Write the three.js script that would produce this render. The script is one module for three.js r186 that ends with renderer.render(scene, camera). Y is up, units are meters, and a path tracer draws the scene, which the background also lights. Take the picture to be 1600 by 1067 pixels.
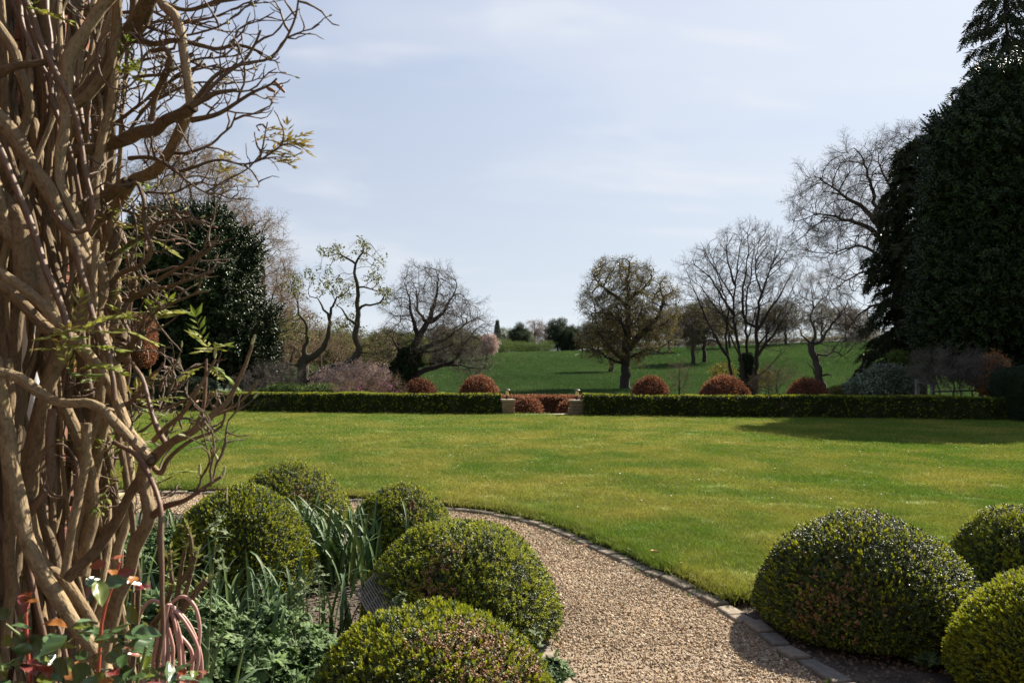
import * as THREE from 'three';
import { mergeGeometries } from 'three/addons/utils/BufferGeometryUtils.js';
import { RoundedBoxGeometry } from 'three/addons/geometries/RoundedBoxGeometry.js';

// ---------------------------------------------------------------- camera, sky, sun, exposure
const V = (x, y, z) => new THREE.Vector3(x, y, z);
const scene = new THREE.Scene();
const FPX = 1244, EYE = 1.65, PITCH = Math.atan((575 - 533.5) / FPX);
const camera = new THREE.PerspectiveCamera(2 * Math.atan(533.5 / FPX) * 180 / Math.PI, 1600 / 1067, 0.05, 4000);
camera.position.set(0, EYE, 0);
camera.lookAt(0, EYE + Math.sin(PITCH), -Math.cos(PITCH));
camera.focus = 11;
camera.userData.fStop = 10;
const SUN_AZ = 46.5 * Math.PI / 180, SUN_EL = 40.5 * Math.PI / 180;
const SUN = V(Math.sin(SUN_AZ) * Math.cos(SUN_EL), Math.sin(SUN_EL), -Math.cos(SUN_AZ) * Math.cos(SUN_EL));
const EXPOSURE = 3;
{
  const sun = new THREE.DirectionalLight(new THREE.Color(1, 0.91, 0.76), 5);
  sun.target.position.set(0, 0, -25); sun.position.copy(SUN).multiplyScalar(120).add(sun.target.position);
  sun.castShadow = true; sun.shadow.mapSize.set(4096, 4096); sun.shadow.bias = -0.0004;
  Object.assign(sun.shadow.camera, { left: -60, right: 60, top: 60, bottom: -60, near: 1, far: 320 });
  scene.add(sun, sun.target);
}

// ---------------------------------------------------------------- small tools: numbers
function rng(seed) { let a = seed >>> 0; return () => { a = (a + 0x6D2B79F5) | 0; let t = Math.imul(a ^ (a >>> 15), 1 | a); t = (t + Math.imul(t ^ (t >>> 7), 61 | t)) ^ t; return ((t ^ (t >>> 14)) >>> 0) / 4294967296; }; }
const lerp = (a, b, t) => a + (b - a) * t, clamp = (x, a = 0, b = 1) => Math.max(a, Math.min(b, x));
const smooth = (a, b, x) => { const t = clamp((x - a) / (b - a)); return t * t * (3 - 2 * t); };
function hash3(i, j, k) { let h = Math.imul(i, 374761393) ^ Math.imul(j, 668265263) ^ Math.imul(k, 1274126177); h = Math.imul(h ^ (h >>> 13), 1103515245); h ^= h >>> 16; h = Math.imul(h, 2246822519); return ((h ^ (h >>> 13)) >>> 0) / 4294967296; }
function vn(x, y, k = 0, per = 0) {           // value noise, 2-D, tileable when per is given
  const i = Math.floor(x), j = Math.floor(y), f = x - i, g = y - j, u = f * f * (3 - 2 * f), v = g * g * (3 - 2 * g);
  const m = per ? (a) => ((a % per) + per) % per : (a) => a;
  return lerp(lerp(hash3(m(i), m(j), k), hash3(m(i + 1), m(j), k), u), lerp(hash3(m(i), m(j + 1), k), hash3(m(i + 1), m(j + 1), k), u), v);
}
function fbm(x, y, k = 0, oct = 4, per = 0) { let s = 0, a = 0.5, n = 0; for (let o = 0; o < oct; o++) { s += a * vn(x, y, k + o * 17, per); n += a; x *= 2; y *= 2; per *= 2; a *= 0.5; } return s / n; }
function vn3(x, y, z, k = 0) { const i = Math.floor(z), f = z - i, u = f * f * (3 - 2 * f); return lerp(vn(x, y, k + i * 57), vn(x, y, k + i * 57 + 57), u); }
const gauss = (r) => Math.sqrt(-2 * Math.log(1 - r() * 0.9999)) * Math.cos(6.2832 * r());
function onSphere(r, out = V()) { const z = r() * 2 - 1, a = r() * 6.2832, s = Math.sqrt(1 - z * z); return out.set(s * Math.cos(a), z, s * Math.sin(a)); }
// a point of the place that lies in the direction of photograph pixel (px, py), depth metres ahead; and the one on level ground
const UPV = V(0, Math.cos(PITCH), Math.sin(PITCH)), FWD = V(0, Math.sin(PITCH), -Math.cos(PITCH));
function ray(px, py) { return V((px - 800) / FPX, 0, 0).addScaledVector(UPV, -(py - 533.5) / FPX).add(FWD); }
function P(px, py, depth) { const r = ray(px, py); r.multiplyScalar(-depth / r.z); r.y += EYE; return r; }
const atX = (px, depth) => (px - 800) / FPX * depth / Math.cos(PITCH);

// ---------------------------------------------------------------- the sky
{
  const W = 2048, Hh = 1024, data = new Float32Array(W * Hh * 4);
  for (let j = 0; j < Hh; j++) {
    const el = ((j + 0.5) / Hh - 0.5) * Math.PI, se = Math.max(0, Math.sin(el)), ce = Math.cos(el), t = Math.pow(se, 0.55);
    for (let i = 0; i < W; i++) {
      const ph = ((i + 0.5) / W - 0.5) * 2 * Math.PI, x = Math.cos(ph) * ce, z = Math.sin(ph) * ce, y = Math.sin(el);
      let r = lerp(0.82, 0.19, t), g = lerp(0.87, 0.30, t), b = lerp(0.90, 0.63, t);
      const ang = Math.acos(clamp(x * SUN.x + y * SUN.y + z * SUN.z, -1, 1)) * 57.3;
      const far = 1 - 0.34 * smooth(35, 95, ang) * smooth(-0.05, 0.5, y); r *= far * 0.97; g *= far; b *= far;
      const glow = 0.78 * Math.exp(-ang / 26) + 0.5 * Math.exp(-ang / 7);
      r += glow * 0.98; g += glow * 0.95; b += glow * 0.80;
      if (el > 0) {                            // thin veils of high cloud on a plane far above
        const s = 1 / (se + 0.12), cx = x * s, cz = z * s;
        const w = fbm(cx * 0.9 + 3 * fbm(cx * 0.5, cz * 0.5, 5, 2), cz * 2.2 + 7, 11, 5);
        const w2 = fbm(cx * 3.0 + 5, cz * 7 + 3 * fbm(cx, cz, 8, 2), 29, 5);
        const k = smooth(0.40, 0.80, w) * 0.36 + smooth(0.52, 0.82, w2) * smooth(0.3, 0.65, w) * 0.34;
        r = lerp(r, 0.88, k); g = lerp(g, 0.90, k); b = lerp(b, 0.95, k);
      }
      const o = (j * W + i) * 4, q = 1 / EXPOSURE; data[o] = r * q; data[o + 1] = g * q; data[o + 2] = b * q; data[o + 3] = 1;
    }
  }
  const sky = new THREE.DataTexture(data, W, Hh, THREE.RGBAFormat, THREE.FloatType);
  sky.mapping = THREE.EquirectangularReflectionMapping; sky.magFilter = THREE.LinearFilter; sky.minFilter = THREE.LinearFilter; sky.needsUpdate = true;
  scene.background = sky; scene.environment = sky;
}

// ---------------------------------------------------------------- small tools: things, meshes, materials
const taken = new Map();
function numbered(n) { const k = taken.get(n) ?? 0; taken.set(n, k + 1); return k ? n + '_' + String(k).padStart(3, '0') : n; }
function thing(name, label, category, at = V(0, 0, 0), group, kind) {
  const o = new THREE.Group(); o.name = numbered(name); o.position.copy(at); scene.add(o);
  o.userData = { label, category }; if (group) o.userData.group = group; if (kind) o.userData.kind = kind;
  return o;
}
function worldOf(o) { const p = V(0, 0, 0); while (o && o !== scene) { p.add(o.position); o = o.parent; } return p; }
function put(name, geometry, material, parent = scene, kind) {      // geometry is given in the scene's own metres
  const w = worldOf(parent); if (w.lengthSq() > 0) geometry.translate(-w.x, -w.y, -w.z);
  const m = new THREE.Mesh(geometry, material); m.name = parent === scene ? numbered(name) : name; m.castShadow = m.receiveShadow = true; parent.add(m);
  if (kind) m.userData.kind = kind;
  return m;
}
const _m = new THREE.Matrix4(), _q = new THREE.Quaternion(), _s = V(), _p = V(), YUP = V(0, 1, 0);
class Copies {                                                       // many like pieces: leaves, twigs, blades, pebbles
  constructor() { this.m = []; this.c = []; }
  add(p, dir, spin, s, color) {                                      // dir: where the piece's +y points
    _q.setFromUnitVectors(YUP, dir); if (spin) _q.multiply(_q2.setFromAxisAngle(YUP, spin));
    if (typeof s === 'number') _s.set(s, s, s); else _s.copy(s);
    this.m.push(new THREE.Matrix4().compose(_p.copy(p), _q, _s)); if (color) this.c.push(color[0], color[1], color[2]);
  }
  build(name, geometry, material, parent = scene) {
    if (!this.m.length) return null;
    const w = worldOf(parent), o = new THREE.InstancedMesh(geometry, material, this.m.length);
    this.m.forEach((m, i) => { m.elements[12] -= w.x; m.elements[13] -= w.y; m.elements[14] -= w.z; o.setMatrixAt(i, m); });
    if (this.c.length) { o.instanceColor = new THREE.InstancedBufferAttribute(new Float32Array(this.c), 3); }
    o.name = parent === scene ? numbered(name) : name; o.userData.kind = 'stuff'; o.castShadow = o.receiveShadow = true; parent.add(o);
    return o;
  }
}
const _q2 = new THREE.Quaternion();
class Tubes {                                                        // tapered round stems along polylines
  constructor() { this.p = []; this.n = []; this.u = []; this.i = []; }
  add(pts, rad, sides = 8, cap = true) {
    const N = pts.length; if (N < 2) return this;
    let t = V().subVectors(pts[1], pts[0]).normalize(), a = V(0, 1, 0); if (Math.abs(t.y) > 0.9) a.set(1, 0, 0);
    let nrm = V().crossVectors(t, a).normalize(), bin = V(), prev = t.clone(), len = 0; const start = this.p.length / 3, v = V();
    const circ = Math.max(1, Math.round(6.2832 * rad[0] / 0.25)) * 0.25;
    for (let k = 0; k < N; k++) {
      t = k === 0 ? V().subVectors(pts[1], pts[0]) : k === N - 1 ? V().subVectors(pts[k], pts[k - 1]) : V().subVectors(pts[k + 1], pts[k - 1]);
      t.normalize(); if (k) { _q.setFromUnitVectors(prev, t); nrm.applyQuaternion(_q); len += pts[k].distanceTo(pts[k - 1]); } prev.copy(t); bin.crossVectors(t, nrm);
      for (let s = 0; s <= sides; s++) {
        const ang = s / sides * 6.2832, c = Math.cos(ang), d = Math.sin(ang);
        v.copy(nrm).multiplyScalar(c).addScaledVector(bin, d); const r = rad[k];
        this.p.push(pts[k].x + v.x * r, pts[k].y + v.y * r, pts[k].z + v.z * r); this.n.push(v.x, v.y, v.z); this.u.push(s / sides * circ, len);
      }
    }
    const w = sides + 1;
    for (let k = 0; k < N - 1; k++) for (let s = 0; s < sides; s++) { const q = start + k * w + s; this.i.push(q, q + 1, q + w, q + 1, q + w + 1, q + w); }
    if (cap && sides > 4) for (const k of [0, N - 1]) {
      const c = this.p.length / 3, sg = k ? 1 : -1, tt = k ? prev : V().subVectors(pts[1], pts[0]).normalize();
      this.p.push(pts[k].x, pts[k].y, pts[k].z); this.n.push(tt.x * sg, tt.y * sg, tt.z * sg); this.u.push(0, 0);
      for (let s = 0; s < sides; s++) { const q = start + k * w + s; k ? this.i.push(c, q, q + 1) : this.i.push(c, q + 1, q); }
    }
    return this;
  }
  geometry() {
    const g = new THREE.BufferGeometry();
    g.setAttribute('position', new THREE.Float32BufferAttribute(this.p, 3)); g.setAttribute('normal', new THREE.Float32BufferAttribute(this.n, 3)); g.setAttribute('uv', new THREE.Float32BufferAttribute(this.u, 2)); g.setIndex(this.i);
    return g;
  }
  build(name, material, parent, kind) { return this.p.length ? put(name, this.geometry(), material, parent, kind) : null; }
}
class Faces {                                                        // loose triangles with a colour per corner
  constructor() { this.p = []; this.c = []; }
  tri(a, b, c, col) { this.p.push(a.x, a.y, a.z, b.x, b.y, b.z, c.x, c.y, c.z); for (let k = 0; k < 3; k++) this.c.push(col[0], col[1], col[2]); }
  quad(a, b, c, d, col) { this.tri(a, b, c, col); this.tri(a, c, d, col); }
  leaf(base, dir, side, len, wid, fold, curl, col) {                 // a folded, curled blade with a pointed tip
    const nrm = V().crossVectors(dir, side), at = (u, w, h) => base.clone().addScaledVector(dir, u * len).addScaledVector(side, w * wid).addScaledVector(nrm, h * wid - curl * len * u * u);
    const m = at(0.45, 0, -fold), l = at(0.42, -0.5, 0), r = at(0.42, 0.5, 0), t = at(1, 0, 0);
    this.tri(base, r, m, col); this.tri(base, m, l, col); this.tri(r, t, m, col); this.tri(m, t, l, col);
  }
  geometry() {
    const g = new THREE.BufferGeometry(); g.setAttribute('position', new THREE.Float32BufferAttribute(this.p, 3)); g.setAttribute('color', new THREE.Float32BufferAttribute(this.c, 3));
    g.computeVertexNormals(); return g;
  }
}
const toS = (x) => x <= 0.0031308 ? 12.92 * x : 1.055 * Math.pow(x, 1 / 2.4) - 0.055;
function tex(w, h, fn, rep = [1, 1], srgb = true) {                  // fn(u, v) gives linear colour, or one number for relief
  const d = new Uint8Array(w * h * 4);
  for (let j = 0; j < h; j++) for (let i = 0; i < w; i++) {
    const c = fn((i + 0.5) / w, (j + 0.5) / h), o = (j * w + i) * 4;
    if (typeof c === 'number') d[o] = d[o + 1] = d[o + 2] = clamp(c) * 255; else for (let k = 0; k < 3; k++) d[o + k] = 255 * (srgb ? toS(clamp(c[k])) : clamp(c[k]));
    d[o + 3] = 255;
  }
  const t = new THREE.DataTexture(d, w, h); t.wrapS = t.wrapT = THREE.RepeatWrapping; t.magFilter = THREE.LinearFilter; t.minFilter = THREE.LinearMipmapLinearFilter; t.generateMipmaps = true;
  t.repeat.set(rep[0], rep[1]); if (srgb) t.colorSpace = THREE.SRGBColorSpace; t.needsUpdate = true; return t;
}
const std = (o) => new THREE.MeshStandardMaterial({ side: THREE.DoubleSide, ...o });
const lin = (r, g, b) => new THREE.Color().setRGB(r, g, b);
const mixc = (a, b, t) => [lerp(a[0], b[0], t), lerp(a[1], b[1], t), lerp(a[2], b[2], t)];
const vary = (c, r, k = 0.2) => { const f = 1 + (r() - 0.5) * 2 * k; return [c[0] * f, c[1] * f, c[2] * f]; };
function leafMaterial(name, roughness, transmission, specularIntensity = 1) { const m = new THREE.MeshPhysicalMaterial({ color: 0xffffff, vertexColors: true, roughness, transmission, thickness: 0, specularIntensity, side: THREE.DoubleSide }); m.name = name; return m; }
const M = {
  softLeaf: leafMaterial('soft_leaf', 0.75, 0.5, 0.35), glossLeaf: leafMaterial('glossy_leaf', 0.4, 0, 0.4), boxLeaf: leafMaterial('box_leaf', 0.46, 0.15, 0.5), satinLeaf: leafMaterial('satin_leaf', 0.5, 0, 0.5), grassLeaf: leafMaterial('grass_blade', 0.75, 0.5, 0.3),
};
const barkTex = tex(256, 512, (u, v) => { const s = fbm(u * 16, v * 6, 3, 4, 16), f = fbm(u * 40, v * 20, 9, 3, 20); const k = 0.55 + 0.75 * (s * 0.7 + f * 0.3 - 0.25); return [k, k, k]; }, [2, 0.6]);
const barkBump = tex(256, 512, (u, v) => clamp(0.5 + 1.6 * (fbm(u * 16, v * 4, 3, 4, 16) - 0.5) + 0.4 * (vn(u * 64, v * 48, 4, 64) - 0.5)), [2, 0.6], false);
function bark(r, g, b, bump = 0.02, moss) { return std({ color: lin(r, g, b), map: barkTex, bumpMap: barkBump, bumpScale: bump, roughness: 0.95 }); }

// ---------------------------------------------------------------- lie of the land (d = metres ahead of the camera)
const PROFILE = [[0, -1.2], [60, -1.2], [80, -0.75], [120, 0.95], [160, 2.7], [220, 5.3], [262, 6.2], [320, 5.4], [700, -8], [3000, -8]];
function profile(d) { for (let k = 0; k < PROFILE.length - 1; k++) { const [a, ya] = PROFILE[k], [b, yb] = PROFILE[k + 1]; if (d <= b) return lerp(ya, yb, smooth(a, b, d) * 0.35 + 0.65 * clamp((d - a) / (b - a))); } return -8; }
const hedgeD = (x) => 26.6 - 0.195 * x;                              // the hedge line
function land(x, d) {
  const s = d - hedgeD(x), low = profile(d) + 0.037 * clamp(x, -80, 160) * smooth(70, 220, d) * (1 - smooth(300, 700, d)) + (fbm(x * 0.02, d * 0.02, 77, 3) - 0.5) * 1.6 * smooth(60, 160, d);
  return lerp(-0.06, low, smooth(0.55, 2.6, s));
}
const L = (x, d) => V(x, land(x, d), -d);                            // a point on the land
const onLand = (px, d) => L(atX(px, d), d);

// ================================================================ THE SETTING
// far ground: one sheet to the horizon
function landSheet(xs, ds, lift, uvScale) {
  const p = [], u = [], idx = [];
  for (const d of ds) for (const x of xs) { p.push(x, land(x, d) + lift, -d); u.push(x * uvScale, d * uvScale); }
  const w = xs.length;
  for (let j = 0; j < ds.length - 1; j++) for (let i = 0; i < w - 1; i++) { const a = j * w + i; idx.push(a, a + 1, a + w, a + 1, a + w + 1, a + w); }
  const g = new THREE.BufferGeometry(); g.setAttribute('position', new THREE.Float32BufferAttribute(p, 3)); g.setAttribute('uv', new THREE.Float32BufferAttribute(u, 2)); g.setIndex(idx); g.computeVertexNormals(); return g;
}
const span = (a, b, n, pow = 1) => Array.from({ length: n + 1 }, (_, k) => { const t = k / n * 2 - 1; return lerp(a, b, (Math.sign(t) * Math.pow(Math.abs(t), pow) + 1) / 2); });
{
  const t = tex(512, 512, (u, v) => { const a = fbm(u * 8, v * 8, 41, 5, 8), b = vn(u * 128, v * 128, 6, 128); return mixc([0.045, 0.05, 0.02], [0.10, 0.085, 0.045], clamp(a * 1.6 - 0.4 + (b - 0.5) * 0.5)); }, [0.25, 0.25]);
  const ds = [-60, -20, 0, 10, 20, ...Array.from({ length: 60 }, (_, k) => 22 + k * 0.25), ...Array.from({ length: 40 }, (_, k) => 37.5 + k * 6), 300, 340, 400, 500, 700, 1200, 2500];
  const g = put('ground', landSheet(span(-1500, 1500, 120, 3), ds, 0, 1), std({ map: t, roughness: 1, bumpMap: t, bumpScale: 0.05 })); g.userData = { kind: 'structure', label: 'dark leafy earth of the garden and the land beyond', category: 'ground' };
}
// the crop field on the rising hill
const fieldCol = (x, d) => {
  const a = fbm(x * 0.05, d * 0.03, 15, 4), b = fbm(x * 0.9, d * 0.5, 19, 3);
  let c = mixc([0.034, 0.076, 0.015], [0.062, 0.108, 0.027], clamp(a * 1.5 - 0.3)); c = mixc(c, [0.085, 0.11, 0.045], smooth(0.58, 0.85, b) * 0.45);
  return c;
};
const tram = (x, d) => { let k = 0; const q = x - 0.135 * (d - 90) - 0.8 * Math.sin(d * 0.03); for (const o of [-46, -24, 1.5, 25, 49]) for (const s of [-1, 1]) k = Math.max(k, 1 - Math.abs(q - o - s * 1.05) / 0.32); return clamp(k); };
{
  const X0 = -90, X1 = 170, D0 = 58, D1 = 290;
  const t = tex(2048, 2048, (u, v) => { const x = lerp(X0, X1, u), d = lerp(D0, D1, v); const f = hash3(Math.floor(u * 2048), Math.floor(v * 2048), 3); let c = fieldCol(x, d); c = c.map((q) => q * (0.40 + 0.45 * f)); return mixc(c, [0.075, 0.095, 0.042], tram(x, d) * (0.45 + 0.4 * vn(x, d, 2))); });
  const xs = span(X0, X1, 90), ds = span(D0, D1, 90), g = landSheet(xs, ds, 0.05, 1), uv = g.attributes.uv;
  for (let k = 0; k < uv.count; k++) uv.setXY(k, (uv.getX(k) - X0) / (X1 - X0), (uv.getY(k) - D0) / (D1 - D0));
  const f = put('field', g, std({ map: t, roughness: 1 })); f.userData = { kind: 'structure', label: 'green crop field rising to the tree line', category: 'field' };
  const r = rng(5), F = new Faces();
  for (let k = 0; k < 26; k++) { const a = r() * 6.28, q = V(Math.cos(a), 0, Math.sin(a)), b = V(gauss(r) * 0.22, 0, gauss(r) * 0.22), h = 0.16 + r() * 0.16, c = vary([1, 1, 1], r, 0.25); F.tri(b.clone().addScaledVector(q, -0.03), b.clone().addScaledVector(q, 0.03), b.clone().add(V(gauss(r) * 0.08, h, gauss(r) * 0.08)), c); }
  const tuft = F.geometry(), C = new Copies();
  for (let k = 0; k < 100000; k++) {
    const d = 60 + Math.pow(r(), 1.5) * 175, px = 380 + r() * 1200, x = atX(px, d); if (tram(x, d) > 0.3 && r() < 0.8) continue;
    C.add(V(x, land(x, d) + 0.045, -d), V(0, 1, 0), r() * 6.28, 0.8 + r() * 0.8, vary(fieldCol(x, d).map((q) => q * 1.15), r, 0.25));
  }
  const cr = C.build('field_crop', tuft, M.grassLeaf); Object.assign(cr.userData, { label: 'young green cereal crop covering the rising field', category: 'crop' });
}
// ---- plan of the near garden: (x, d) pairs
const curve2 = (pts, n) => new THREE.CatmullRomCurve3(pts.map(([x, d]) => V(x, 0, -d)), false, 'centripetal').getSpacedPoints(n).map((p) => [p.x, -p.z]);
const OUTER = curve2([[2.05, 3.2], [1.80, 3.8], [1.68, 4.25], [1.58, 4.62], [1.52, 5.05], [1.33, 5.83], [1.06, 6.5], [0.76, 7.25], [0.37, 8.15], [-0.16, 8.87], [-0.78, 9.3], [-1.7, 9.75], [-2.8, 10.15], [-3.9, 10.4], [-5.2, 10.5], [-8, 10.3]], 200);
function offset(line, w) { return line.map((p, k) => { const a = line[Math.max(0, k - 1)], b = line[Math.min(line.length - 1, k + 1)], dx = b[0] - a[0], dd = b[1] - a[1], l = Math.hypot(dx, dd); return [p[0] + dd / l * w, p[1] - dx / l * w]; }); }
const INNER = offset(OUTER, -1.32), EDGE = offset(OUTER, 0.135).filter(([x, d]) => d > 5.55);
const LAWN_Y = 0.085;
const LAWN = [...EDGE, [-14, 9.5], [-24, 14], [-24, 33], ...span(-23, 24, 10).map((x) => [x, hedgeD(x) + 0.35]), [24, 6.0], [6, 6.1], [3.6, 6.2], [2.6, 5.95], [1.95, 5.75], [1.62, 5.62]];
function inside(poly, x, y) { let c = false; for (let i = 0, j = poly.length - 1; i < poly.length; j = i++) { const [a, b] = poly[i], [e, f] = poly[j]; if ((b > y) !== (f > y) && x < (e - a) * (y - b) / (f - b) + a) c = !c; } return c; }
function flatSheet(poly, y) { const s = new THREE.Shape(poly.map(([x, d]) => new THREE.Vector2(x, d))), g = new THREE.ShapeGeometry(s); g.rotateX(-Math.PI / 2); g.translate(0, y, 0); const n = g.attributes.normal; for (let k = 0; k < n.count; k++) n.setXYZ(k, 0, 1, 0); return g; }
function cached(fn, x0, x1, d0, d1, n) { const g = []; for (let j = 0; j <= n; j++) for (let i = 0; i <= n; i++) g.push(fn(lerp(x0, x1, i / n), lerp(d0, d1, j / n))); return (x, d) => { const u = clamp((x - x0) / (x1 - x0)) * (n - 0.001), v = clamp((d - d0) / (d1 - d0)) * (n - 0.001), i = Math.floor(u), j = Math.floor(v), a = j * (n + 1) + i; return mixc(mixc(g[a], g[a + 1], u - i), mixc(g[a + n + 1], g[a + n + 2], u - i), v - j); }; }
const lawnRaw = (x, d) => {
  const a = fbm(x * 0.5 + 9, d * 0.5, 51, 4), b = fbm(x * 1.6, d * 1.4, 57, 3), w = vn(x * 0.12, d * 0.5, 61);
  const dry = clamp((a - 0.5) * 1.15 + (b - 0.5) * 1.9 + (w - 0.5) * 0.2 + 0.36 + 0.5 * (vn(x * 3.1, d * 3.4, 66) - 0.5));
  return mixc([0.098, 0.168, 0.013], [0.245, 0.240, 0.042], dry);
};
const lawnCol = cached(lawnRaw, -24, 24, 0, 48, 440);
{
  const g = flatSheet(LAWN, LAWN_Y), uv = g.attributes.uv, X0 = -24, S = 48;
  for (let k = 0; k < uv.count; k++) uv.setXY(k, (uv.getX(k) - X0) / S, uv.getY(k) / S);
  const t = tex(2048, 2048, (u, v) => { const f = hash3(Math.floor(u * 2048), Math.floor(v * 2048), 9), c = lawnCol(X0 + u * S, v * S); return c.map((q) => q * (0.35 + 0.7 * f)); });
  const l = put('lawn', g, std({ map: t, roughness: 1 })); l.userData = { kind: 'structure', label: 'wide mown lawn with dry patches', category: 'lawn' };
  // cut turf edge above the path
  const p = [], idx = [], e = [...EDGE].reverse(); const rim = [...LAWN.slice(-6, -0), ...[]];
  const edgeLine = [...rim.slice(0), EDGE[0], ...EDGE];
  edgeLine.forEach(([x, d], k) => { p.push(x, LAWN_Y - 0.002, -d, x, -0.02, -d); if (k) { const a = (k - 1) * 2; idx.push(a, a + 1, a + 2, a + 1, a + 3, a + 2); } });
  const eg = new THREE.BufferGeometry(); eg.setAttribute('position', new THREE.Float32BufferAttribute(p, 3)); eg.setIndex(idx); eg.computeVertexNormals();
  put('turf_edge', eg, std({ color: lin(0.05, 0.042, 0.02), roughness: 1 }), l);
  // blades, in tufts
  const r = rng(21);
  function tuftOf(n, rad, h0, h1, w) {
    const F = new Faces();
    for (let k = 0; k < n; k++) { const a = r() * 6.28, q = V(Math.cos(a), 0, Math.sin(a)), b = V(gauss(r) * rad, 0, gauss(r) * rad), h = lerp(h0, h1, r()); const c = r() < 0.14 ? vary([1.45, 1.3, 1.3], r, 0.2) : vary([1, 1, 1], r, 0.35); F.tri(b.clone().addScaledVector(q, -w), b.clone().addScaledVector(q, w), b.clone().add(V(gauss(r) * h * 0.55, h, gauss(r) * h * 0.55)), c); }
    return F.geometry();
  }
  const sets = [[4.5, 9.2, 6200, [tuftOf(200, 0.075, 0.012, 0.03, 0.0022), tuftOf(200, 0.075, 0.010, 0.027, 0.0022)]], [9.2, 16, 8200, [tuftOf(210, 0.11, 0.012, 0.03, 0.0032)]], [16, 29, 9000, [tuftOf(210, 0.2, 0.012, 0.032, 0.005)]]];
  for (const [d0, d1, n, geos] of sets) {
    const cs = geos.map(() => new Copies());
    for (let k = 0; k < n * 1.7; k++) {
      const m0 = d0 * 0.86, m1 = d1 * 1.16, d = m0 + Math.pow(r(), 0.75) * (m1 - m0), x = atX(130 + r() * 1500, d); if ((d < d0 * 1.16 && d0 > 5 && r() > smooth(m0, d0 * 1.16, d)) || (d > d1 * 0.86 && d1 < 20 && r() > 1 - smooth(d1 * 0.86, m1, d)) || !inside(LAWN, x, d)) continue;
      cs[k % cs.length].add(V(x, LAWN_Y - 0.004, -d), V(gauss(r) * 0.06, 1, gauss(r) * 0.06).normalize(), r() * 6.28, 0.75 + r() * 0.6, vary(lawnCol(x, d).map((q) => q * 1.08), r, d < 11 ? 0.22 : 0.14));
    }
    cs.forEach((c, k) => { const o = c.build('grass', geos[k], M.grassLeaf, l); });
  }
  // longer fringe hanging over the turf edge
  const C = new Copies(), fr = tuftOf(60, 0.03, 0.03, 0.075, 0.0022), ring = [...EDGE.filter(([x, d]) => x > -6)];
  for (const [x, d] of ring) for (let k = 0; k < 4; k++) C.add(V(x + gauss(r) * 0.03, LAWN_Y - 0.015, -d - Math.abs(gauss(r)) * 0.03), V(gauss(r) * 0.25 - 0.1, 1, 0.35 + gauss(r) * 0.2).normalize(), r() * 6.28, 0.8 + r() * 0.5, vary(lawnCol(x, d), r, 0.2));
  for (let k = 0; k < 160; k++) { const t = r(), x = lerp(1.6, 6, t), d = lerp(5.62, 6.12, t) + 0.2 * Math.sin(t * 3); C.add(V(x, LAWN_Y - 0.03, -d), V(gauss(r) * 0.2, 1, 0.2).normalize(), r() * 6.28, 0.9 + r() * 0.6, vary(lawnCol(x, d), r, 0.2)); }
  C.build('edge_grass', fr, M.grassLeaf, l);
}
// daisies and blown leaves on the lawn
{
  const r = rng(87), F = new Faces(); F.leaf(V(0, 0.012, 0), V(1, 0, 0), V(0, 0, 1), 0.075, 0.05, -0.4, -0.25, [1, 1, 1]);
  const g = F.geometry(), spots = [[1016, 860, 1.2], [1140, 915, 1], [1062, 878, 0.8], [920, 850, 0.8], [1320, 950, 0.7], [640, 800, 0.6], [905, 790, 0.6], [1205, 760, 0.6], [760, 742, 0.7], [470, 690, 0.8]];
  const tones = [[0.35, 0.16, 0.07], [0.42, 0.25, 0.12], [0.28, 0.12, 0.06], [0.5, 0.33, 0.22]], lm = tones.map((c) => std({ color: lin(...c), roughness: 0.7 }));
  const words = ['curled brown leaf lying near the path edge, the largest one', 'small fallen leaf beside the corner of the lawn', 'dry leaf on the lawn between the big leaf and the corner', 'tan dead leaf on the grass above the stone edging', 'pale dead leaf near the right clipped ball', 'dead leaf on the lawn behind the far clipped ball', 'dry leaf in the middle of the lawn', 'dead leaf on the right half of the lawn', 'dry leaf out on the lawn beyond the path bend', 'dead leaf on the far left of the lawn'];
  spots.forEach(([px, py, s], k) => {
    const q = ray(px, py), t = (LAWN_Y + 0.03 - EYE) / q.y, p = q.multiplyScalar(t); p.y = LAWN_Y + 0.012;
    const o = put('fallen_leaf', g.clone(), lm[k % 4]); o.position.copy(p); o.rotation.y = r() * 6.28; o.rotation.z = r() * 0.3; o.scale.setScalar(s * 1.2); o.userData = { label: words[k], category: 'leaf', group: 'fallen leaves on the lawn' };
  });
  const C = new Copies(), D = new Faces(); for (let k = 0; k < 9; k++) { const a = k / 9 * 6.28; D.leaf(V(0, 0.03, 0), V(Math.cos(a), 0.1, Math.sin(a)), V(-Math.sin(a), 0, Math.cos(a)), 0.012, 0.007, 0, 0, [0.8, 0.8, 0.78]); }
  for (let k = 0; k < 110; k++) { const d = 9 + r() * 17, x = atX(200 + r() * 1400, d); if (inside(LAWN, x, d)) C.add(V(x, LAWN_Y + 0.004, -d), V(0, 1, 0), r() * 6, 0.6 + r() * 0.7); }
  const o = C.build('daisies', D.geometry(), M.satinLeaf); o.userData.label = 'tiny white daisies scattered over the lawn'; o.userData.category = 'daisies';
}
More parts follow.
